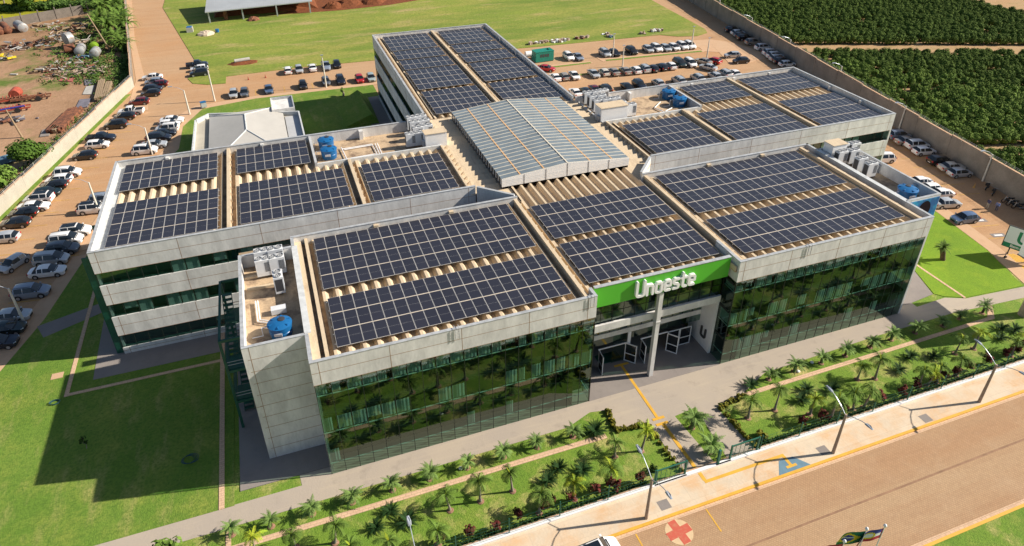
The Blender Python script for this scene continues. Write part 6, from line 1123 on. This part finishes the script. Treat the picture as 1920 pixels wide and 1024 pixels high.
# ------------------------------------------------------------------ billboard and flags
t = empty('billboard', (87.6, 5.2, 0), label='green and white welcome billboard beside the right lot', cat='billboard')
P0 = Vector((88.3, 5.3)); DB = Vector((.40, -.916)).normalized(); b = B(); b.lbox(P0, DB, -.1, 4.3, -.02, .12, 1.15, 4.3, 'dark_metal'); wpart(b, 'board_frame', t)
def bq(s0, s1, z0, z1, off, mt, nm):
    b = B(); n_ = Vector((-DB.y, DB.x)); A = P0+DB*s0-n_*off; C_ = P0+DB*s1-n_*off; b.quad((A.x, A.y, z0), (C_.x, C_.y, z0), (C_.x, C_.y, z1), (A.x, A.y, z1), mt); return wpart(b, nm, t)
bq(0, 4.2, 1.85, 4.22, .03, 'board_white', 'white_panel'); bq(0, 4.2, 1.22, 1.85, .03, 'logo_green', 'green_band')
for s in (.8, 3.3): b = B(); b.lbox(P0, DB, s, s+.15, .12, .27, 0, 3.8, 'dark_metal'); wpart(b, 'support_post', t)
ang = math.atan2(DB.y, DB.x)
def btext(txt, size, s, z, mt, nm, off=.045, bold=0):
    me = text_mesh(txt, size, .004, nm, mt, bold); o = bpy.data.objects.new(nm, me); COL.objects.link(o); n_ = Vector((-DB.y, DB.x)); A = P0+DB*s-n_*off; o.parent = t; o.matrix_parent_inverse = Matrix.Translation(-t.location)
    o.location = (A.x, A.y, z); o.rotation_euler = (math.pi/2, 0, ang)
btext('U', 2.3, 2.0, 2.2, 'logo_green', 'logo_letter', bold=.06); btext('Bem-vindo', .55, 2.0, 1.36, 'flag_white', 'welcome_text', bold=.01)
x, y = G(1884, 484); b = B(); b.tube([(x, y, 0), (x+.3, y+.3, .7)], .04, 'dark_metal', 6); b.box(x-.15, x+.15, y-.12, y+.12, .05, .3, 'black'); b.obj('floodlight', label='small black floodlight in front of the welcome billboard', cat='floodlight')
def flag(x, y, h, nm, ang, w, hh, cols, label, sag=.3):
    t = empty('flag_pole', (x, y, .1), label=label, cat='flagpole', group='flagpoles on the near street lawn'); b = B(); b.tube([(0, 0, 0), (0, 0, h)], .06, 'white', 8, .035); b.obj('pole', t, smooth=50); b = B(); b.lathe([(.09, 0), (.13, .09), (.09, .2), (.02, .26)], (0, 0, h), 'white', 10); b.obj('finial', t, smooth=50)
    d = Vector((math.cos(ang), math.sin(ang))); n_ = Vector((-d.y, d.x)); nx, nz = 28, 18; b = B(); vs = []
    for i in range(nx+1):
        for j in range(nz+1):
            u, v = i/nx, j/nz; o = n_*(.22*math.sin(u*6.5+v*1.2)*u); p = d*(u*w*(1-.12*u))+o; vs.append((p.x, p.y, h-.15-hh*(1-v)-sag*u*u*hh+.08*math.sin(u*5)))
    fs = {}
    for i in range(nx):
        for j in range(nz): fs.setdefault(cols((i+.5)/nx, (j+.5)/nz), []).append((i*(nz+1)+j, (i+1)*(nz+1)+j, (i+1)*(nz+1)+j+1, i*(nz+1)+j+1))
    first = True
    for k, f in fs.items():
        if first: b.add(vs, f, k); first = False
        else: b.f += f; b.m += [b.mi(k)]*len(f)
    b.obj('flag', t, smooth=60)
def bra(u, v):
    x, y = (u-.5)*2, (v-.5)*2
    if x*x*2.0+y*y < .26: return 'flag_white' if abs(y-.1-.15*x) < .06 else 'flag_blue'
    if abs(x)/.86+abs(y)/.84 < 1: return 'flag_yellow'
    return 'flag_green'
def sta(u, v):
    x, y = (u-.5)*2, (v-.5)*2; r = x*x*1.8+y*y
    if r < .15: return 'flag_white'
    if r < .35: return 'flag_yellow'
    if u < .08: return 'flag_red'
    return 'flag_blue' if v > .62 else 'flag_white' if v > .34 else 'flag_red'
flag(34.9, -24.0, 7.6, 'f', math.radians(168), 2.5, 1.25, bra, 'white flagpole flying the green Brazilian flag'); flag(36.3, -24.25, 7.6, 'f', math.radians(176), 2.3, 1.1, sta, 'white flagpole with blue white and red flag, right of the green one', .2); flag(32.6, -24.3, 7.8, 'f', math.radians(172), 2.2, 1.1, lambda u, v: 'flag_red' if v > .45 else 'flag_blue', 'white flagpole with dark red flag at the bottom photo edge')

# sign tower whose foot shows at the right photo edge; its board throws the shade on the right walkway
t = empty('sign_tower', (79.0, -5.2, 0), label='tall concrete sign tower whose grey foot stands at the right photo edge', cat='tower')
b = B(); b.tube([(79.0, -5.2, 0), (79.0, -5.2, 6.0), (79.0, -5.2, 10.6)], [.62, .45, .4], 'pole_conc', 16); wpart_z(b, 'column', t)
b = B(); b.lbox((79.5, -8.9), (.08, 1), 0, 7.4, -.25, .25, 6.1, 10.9, 'white'); wpart_z(b, 'sign_board', t)
b = B(); b.lbox((79.5, -8.9), (.08, 1), -.06, 7.46, -.29, .29, 5.98, 6.1, 'dark_metal'); b.lbox((79.5, -8.9), (.08, 1), -.06, 7.46, -.29, .29, 10.9, 11.0, 'dark_metal'); wpart_z(b, 'board_rim', t)
